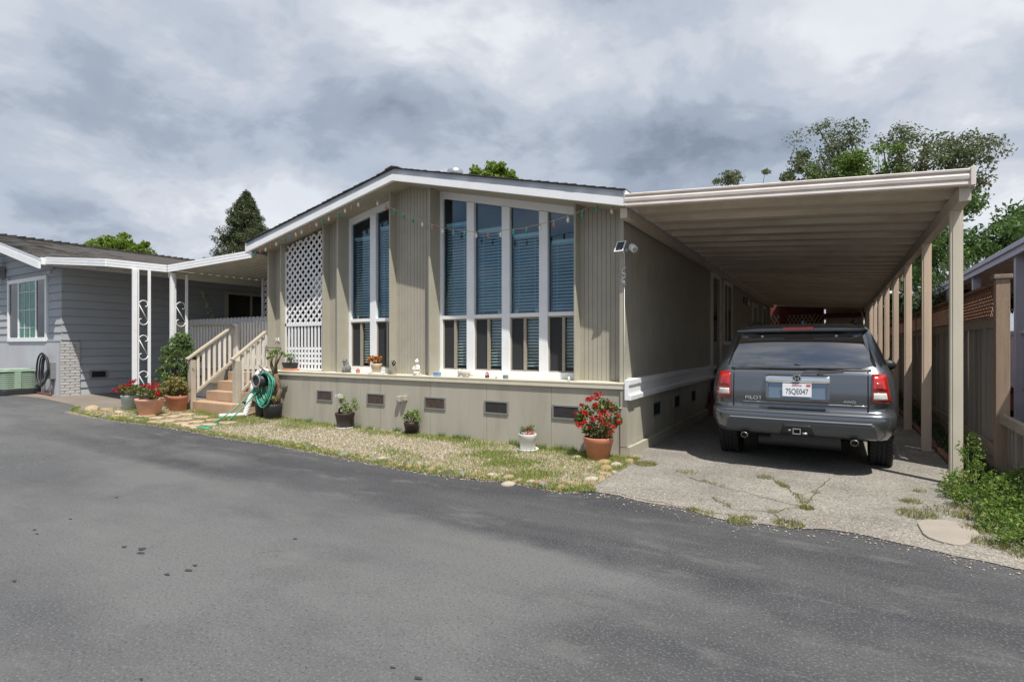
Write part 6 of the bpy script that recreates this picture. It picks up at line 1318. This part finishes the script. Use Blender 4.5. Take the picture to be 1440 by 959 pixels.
# bumper: step pad, lower trapezoid, hitch, exhausts
patch(lambda z: -.80+.25*(z-.46), lambda z: .80-.25*(z-.46), .452, .615, .0, .022, 30, 6).build('bumper_lower', m_insert, CAR, bevel=.004)
patch(-.74, .74, .617, .632, .0, .026, 24, 2).build('bumper_lip', m_badge and M('painted_highlight_plastic', (.26, .28, .31), .35, .04, 6, metal=.3), CAR, bevel=.003)  # highlight along the lip put in as a paler plastic colour
patch(-.93, .93, .698, .712, -.002, .006, 30, 2).build('bumper_step', m_insert, CAR)
patch(lambda z: -.18+.3*(z-.45), lambda z: .18-.3*(z-.45), .44, .575, .020, .006, 8, 3).build('hitch_recess_shade', m_trim, CAR)  # dark patch stands in for the shaded recess around the hitch
q = MB(); yh = R(0, .5)-.035
for (a, b, c, d) in [(-.042, .042, .520, .530), (-.042, .042, .462, .472), (-.042, -.032, .472, .52), (.032, .042, .472, .52)]: q.box(CX+a, CX+b, CY+yh-.02, CY+yh+.2, c, d)
q.build('hitch_receiver', m_metal, CAR, bevel=.003); q = MB(); q.tube([(CX-.09, CY+yh, .505), (CX-.06, CY+yh, .505)], .012, 8); q.tube([(CX+.06, CY+yh, .475), (CX+.11, CY+yh, .475)], .014, 8); q.build('hitch_pin', m_metal, CAR)
for s in (-1, 1):
    q = MB(); q.lathe([(.034, .0), (.040, .0), (.042, .03), (.040, .3), (.034, .3), (.034, .005)], 20, (0, 0, 0)); q.v = [(CX+s*.575+a, CY+.035+c, .405+b*.85) for a, b, c in q.v]; q.build('exhaust_tip', M('dull_exhaust_steel', (.25, .24, .23), .35, .15, 12, metal=.8), CAR)
    q = MB(); q.tube([(CX+s*.575, CY+.06, .405), (CX+s*.575, CY+.3, .405)], .033, 14); q.build('exhaust_bore', m_seam, CAR)
q = MB(); q.box(CX-.7, CX+.7, CY+1.6, CY+4.4, .24, .42); q.box(CX-.30, CX+.45, CY+.22, CY+1.4, .33, .42); q.tube([(CX-.45, CY+.42, .33), (CX+.45, CY+.42, .33)], .085, 12); q.tube([(CX-.7, CY+1.05, .33), (CX+.7, CY+1.05, .33)], .045, 8); q.build('underbody', m_trim, CAR, bevel=.01)
# wheels
def wheel(x, y, s):
    prof = [(.20, -.115), (.335, -.12), (.358, -.105), (.366, -.075), (.366, -.052), (.357, -.050), (.357, -.040), (.366, -.038), (.367, -.008), (.358, -.006), (.358, .006), (.367, .008), (.366, .038), (.357, .040), (.357, .050), (.366, .052), (.366, .075), (.358, .105), (.335, .12), (.20, .115)]
    q = MB(); q.lathe(prof, 40, (0, 0, 0), False); q.v = [(CX+x+c, CY+y+a, .366+b) for a, b, c in q.v]; w_ = q.build('wheel', m_tyre, CAR)
    q = MB()
    for k in range(44):
        a = 2*math.pi*k/44
        for xx in (-.09, .09): c_, s_ = math.cos(a), math.sin(a); q.add([(CX+x+xx+d, CY+y+r*math.cos(a+e), .366+r*math.sin(a+e)) for r in (.36, .3725) for (d, e) in ((-.028, -.05), (.028, -.05), (.028, .05), (-.028, .05))], [(0, 3, 2, 1), (4, 5, 6, 7), (0, 1, 5, 4), (1, 2, 6, 5), (2, 3, 7, 6), (3, 0, 4, 7)])
    q.build('tread', m_tyre, w_, 'stuff')
    q = MB(); o = s*.10; q.lathe([(.215, .0), (.225, .02), (.20, .02), (.19, -.02)], 28, (0, 0, 0)); q.v = [(CX+x+o+s*c, CY+y+a, .366+b) for a, b, c in q.v]
    for k in range(5): a = 2*math.pi*k/5; q.bar((CX+x+o, CY+y, .366), (CX+x+o, CY+y+.205*math.cos(a), .366+.205*math.sin(a)), .03, .055, (1, 0, 0))
    q.tube([(CX+x+o-.02, CY+y, .366), (CX+x+o+s*.025, CY+y, .366)], .045, 12); q.build('rim', m_metal, w_)
    q = MB(); q.tube([(CX+x+s*.05, CY+y, .366), (CX+x+s*.06, CY+y, .366)], .2, 20); q.build('brake_disc', m_trim, w_)
for s in (-1, 1):
    for y in (1.10, 3.86): 
        wheel(s*.872, y, s)
        q = MB(); q.lathe([(.43, -.004), (.43, .004), (.001, .004)], 32, (0, 0, 0)); q.v = [(CX+s*(I(WW, .6)+.0+c), CY+y+a, max(.401, .38+b)) for a, b, c in q.v]; q.build('wheel_arch', m_trim, CAR)
    # side windows, mirror, roof rail, door seams, handles
    q = MB(); vs = []
    for z in (1.235, 1.33, 1.43, 1.53, 1.61): w = I(WW, z)+.003; ya = .62+(z-1.235)*.45; yb = 3.15-(z-1.235)*1.1; vs += [(CX+s*w, CY+ya+(yb-ya)*i/8, z) for i in range(9)]
    q.add(vs, [(j*9+i, j*9+i+1, (j+1)*9+i+1, (j+1)*9+i) for j in range(4) for i in range(8)], True); q.build('side_window', m_tint, CAR)
    q = MB(); q.ball((CX+s*1.08, CY+2.95, 1.20), .11, 12, 8, 1, .5, .75); q.tube([(CX+s*.92, CY+3.0, 1.17), (CX+s*1.05, CY+2.97, 1.18)], .025, 8); q.build('wing_mirror', m_trim, CAR)
    q = MB(); q.tube([(CX+s*.60, CY+.72, 1.765), (CX+s*.60, CY+.80, 1.815), (CX+s*.60, CY+1.6, 1.84), (CX+s*.60, CY+2.4, 1.825), (CX+s*.60, CY+2.6, 1.77)], .018, 8); q.build('roof_rail', m_trim, CAR)
    for y in (1.75, 2.75): q = MB(); q.box(CX+s*.982, CX+s*.990, CY+y-.004, CY+y+.004, .5, 1.1); q.build('door_gap', m_seam, CAR)
    for y in (1.85, 2.85): q = MB(); q.box(CX+s*.975, CX+s*1.005, CY+y, CY+y+.16, .98, 1.01); q.build('door_handle', m_paint, CAR, bevel=.005)
q = MB(); q.hexa([(CX+.02-.02, CY+.95, 1.785), (CX+.04, CY+.95, 1.785), (CX+.03, CY+1.1, 1.785), (CX+.01, CY+1.1, 1.785), (CX+.012, CY+.97, 1.83), (CX+.028, CY+.97, 1.83), (CX+.025, CY+1.08, 1.80), (CX+.015, CY+1.08, 1.80)]); q.build('antenna', m_paint, CAR)
# ------------------------------------------------------------ trees
def tree(name, label, base, h, clumps, leaf, n, mat, trunk_r=.25, aspect=.45, crown_name='crown', bare=0, split=None):
    t = thing(name, label, 'tree', (base[0], base[1], 0)); tr = MB(); top = Vector((base[0], base[1], h*.45))
    tr.tube([(base[0], base[1], -.1), (base[0]+.1, base[1], h*.22), tuple(top)], [trunk_r, trunk_r*.8, trunk_r*.6], 9)
    P_ = []
    for i, (c, r) in enumerate(clumps):
        c = Vector(c)
        if i % (2 if len(clumps) < 60 else 4) == 0:
            m_ = top.lerp(c, .5)+Vector((random.uniform(-.3, .3), random.uniform(-.3, .3), .2)); tr.tube([tuple(top-Vector((0, 0, random.uniform(0, h*.15)))), tuple(m_), tuple(c)], [trunk_r*.35, trunk_r*.18, trunk_r*.05], 5, False)
        rr = r if isinstance(r, tuple) else (r, r, r*.75); P_.append(leaves(blob(n, tuple(c), rr, .5), leaf, aspect, .2))
    V, F = cat(P_); npmesh(crown_name, V, F, mat, t, 'stuff'); tr.build('trunk', m_bark, t); return t
def cl_ell(k, c, r, cr, seed=None):
    out = []
    for i in range(k): d = unit(1)[0]; q = random.random()**.4; out.append(((c[0]+d[0]*r[0]*q, c[1]+d[1]*r[1]*q, c[2]+d[2]*r[2]*q), cr*random.uniform(.6, 1.25)))
    return out
m_oak = leafmat('oak_leaf', [(.06, .09, .04), (.10, .135, .06), (.16, .19, .10), (.24, .26, .15)], .35, .5, .3)
m_oak2 = leafmat('young_oak_leaf', [(.08, .15, .025), (.13, .22, .04), (.20, .29, .07)], .45)
m_green = leafmat('garden_tree_leaf', [(.05, .11, .03), (.08, .16, .045), (.13, .22, .06), (.07, .12, .04)], .3)
m_con = leafmat('conifer_needle', [(.04, .06, .025), (.06, .085, .035), (.09, .11, .05), (.14, .14, .08)], .2)
m_lime = leafmat('lime_leaf', [(.10, .17, .02), (.16, .24, .03), (.21, .29, .05)], .45)
m_mid = leafmat('mid_leaf', [(.05, .10, .03), (.08, .15, .04), (.12, .20, .05)], .35)
# pixel ray helper only used while laying out: plain world numbers below
oc = cl_ell(40, (-.35, 32, 11.3), (1.6, 1.5, 1.9), .62)+cl_ell(14, (-1.9, 32, 10.1), (.9, 1.0, .9), .33)+cl_ell(24, (1.0, 32, 9.3), (2.3, 1.5, 1.2), .6)+cl_ell(44, (3.5, 32, 10.1), (2.0, 1.8, 2.0), .62)+cl_ell(26, (5.1, 32, 9.9), (1.2, 1.4, 1.7), .55)+cl_ell(22, (3.6, 32, 8.6), (2.6, 1.5, 1.1), .6)+cl_ell(10, (4.9, 32, 8.0), (.8, .9, .8), .42)
tree('oak_tree', 'large airy dark oak rising behind the carport roof', (2.8, 32), 11, oc, .155, 100, m_oak, .42, .5)
o2 = cl_ell(34, (1.0, 31, 10.0), (2.4, 1.0, .95), .55); tree('oak_tree', 'brighter green young oak in front of the dark oak above the carport edge', (1.8, 30.8), 9, o2, .16, 90, m_oak2, .18)
gc = cl_ell(50, (4.0, 24.5, 4.5), (2.3, 2.0, 2.4), .55)+cl_ell(34, (5.4, 24, 4.4), (1.9, 1.6, 1.8), .5)+cl_ell(26, (2.6, 25.5, 3.6), (1.1, 1.6, 2.0), .5)
tree('garden_tree', 'dense mid green tree behind the tall fence and lavender porch', (4.0, 24.5), 5, gc, .17, 210, m_green, .2)
dg = cl_ell(30, (3.0, 20.5, 2.6), (.8, 4, 1.3), .45); tree('garden_tree', 'dark low leafy tree filling the gaps between carport posts', (2.3, 20.5), 3, dg, .12, 120, leafmat('dark_low_leaf', [(.03, .055, .02), (.05, .08, .03), (.08, .11, .045)], .25), .12)  # darker leaf greens for the low tree
rc = cl_ell(12, (6.3, 20, 6.4), (.7, .8, .6), .32); tree('garden_tree', 'sparse dark branch tips at the right picture edge above the porch roof', (7.2, 20), 7, rc, .15, 60, m_oak, .15)
sc_ = cl_ell(14, (-5.2, 33, 11.1), (1.1, .9, .35), .36)+cl_ell(2, (-3.3, 33, 11.1), (.2, .2, .1), .2); tree('distant_tree', 'small dark treetop just showing over the middle of the carport edge', (-5.0, 33), 10.5, sc_, .16, 60, m_oak, .2)
lc = cl_ell(22, (-12.8, 19.6, 8.6), (.9, .8, .75), .30)+cl_ell(12, (-12.1, 19.9, 8.5), (.6, .6, .5), .28)+cl_ell(5, (-10.9, 20.6, 8.2), (.5, .4, .15), .18); tree('maple_tree', 'bright yellow green treetop showing over the olive roof ridge', (-12.2, 20), 8, lc, .17, 90, m_lime, .2, .7)
con = []
for k in range(420):
    h = random.random()**.85; r = (2.35*(1-h)**.8+.02)*random.uniform(.8, 1.12)*(.45+.55*random.random()); a = random.random()*6.28; con.append(((-26.1+r*math.cos(a), 17+r*math.sin(a), 4.4+4.9*h), (.36*(1-.5*h), .36*(1-.5*h), .24)))
tree('conifer_tree', 'dark pointed conifer behind the patio awning', (-26.1, 17), 9.4, con, .17, 70, m_con, .3, .22)
cn2 = []
for k in range(50): h = random.random(); r = (.75*(1-h)+.1)*(.4+.6*random.random()); a = random.random()*6.28; cn2.append(((-24.2+r*math.cos(a), 17.5+r*math.sin(a), 4.6+2.4*h), (.22, .22, .18)))
tree('conifer_tree', 'smaller ragged conifer top right of the pointed conifer', (-24.2, 17.5), 7, cn2, .15, 55, m_con, .15, .22)
gl = cl_ell(16, (-38, 15.6, 7.4), (1.0, 1, .8), .42)+cl_ell(14, (-36.4, 16.0, 7.3), (.9, .8, .75), .42)+cl_ell(10, (-35.3, 16.3, 7.0), (.6, .6, .55), .35); tree('maple_tree', 'bright green round treetop behind the grey shingled roof', (-36, 16), 7.5, gl, .22, 90, m_lime, .2, .6)
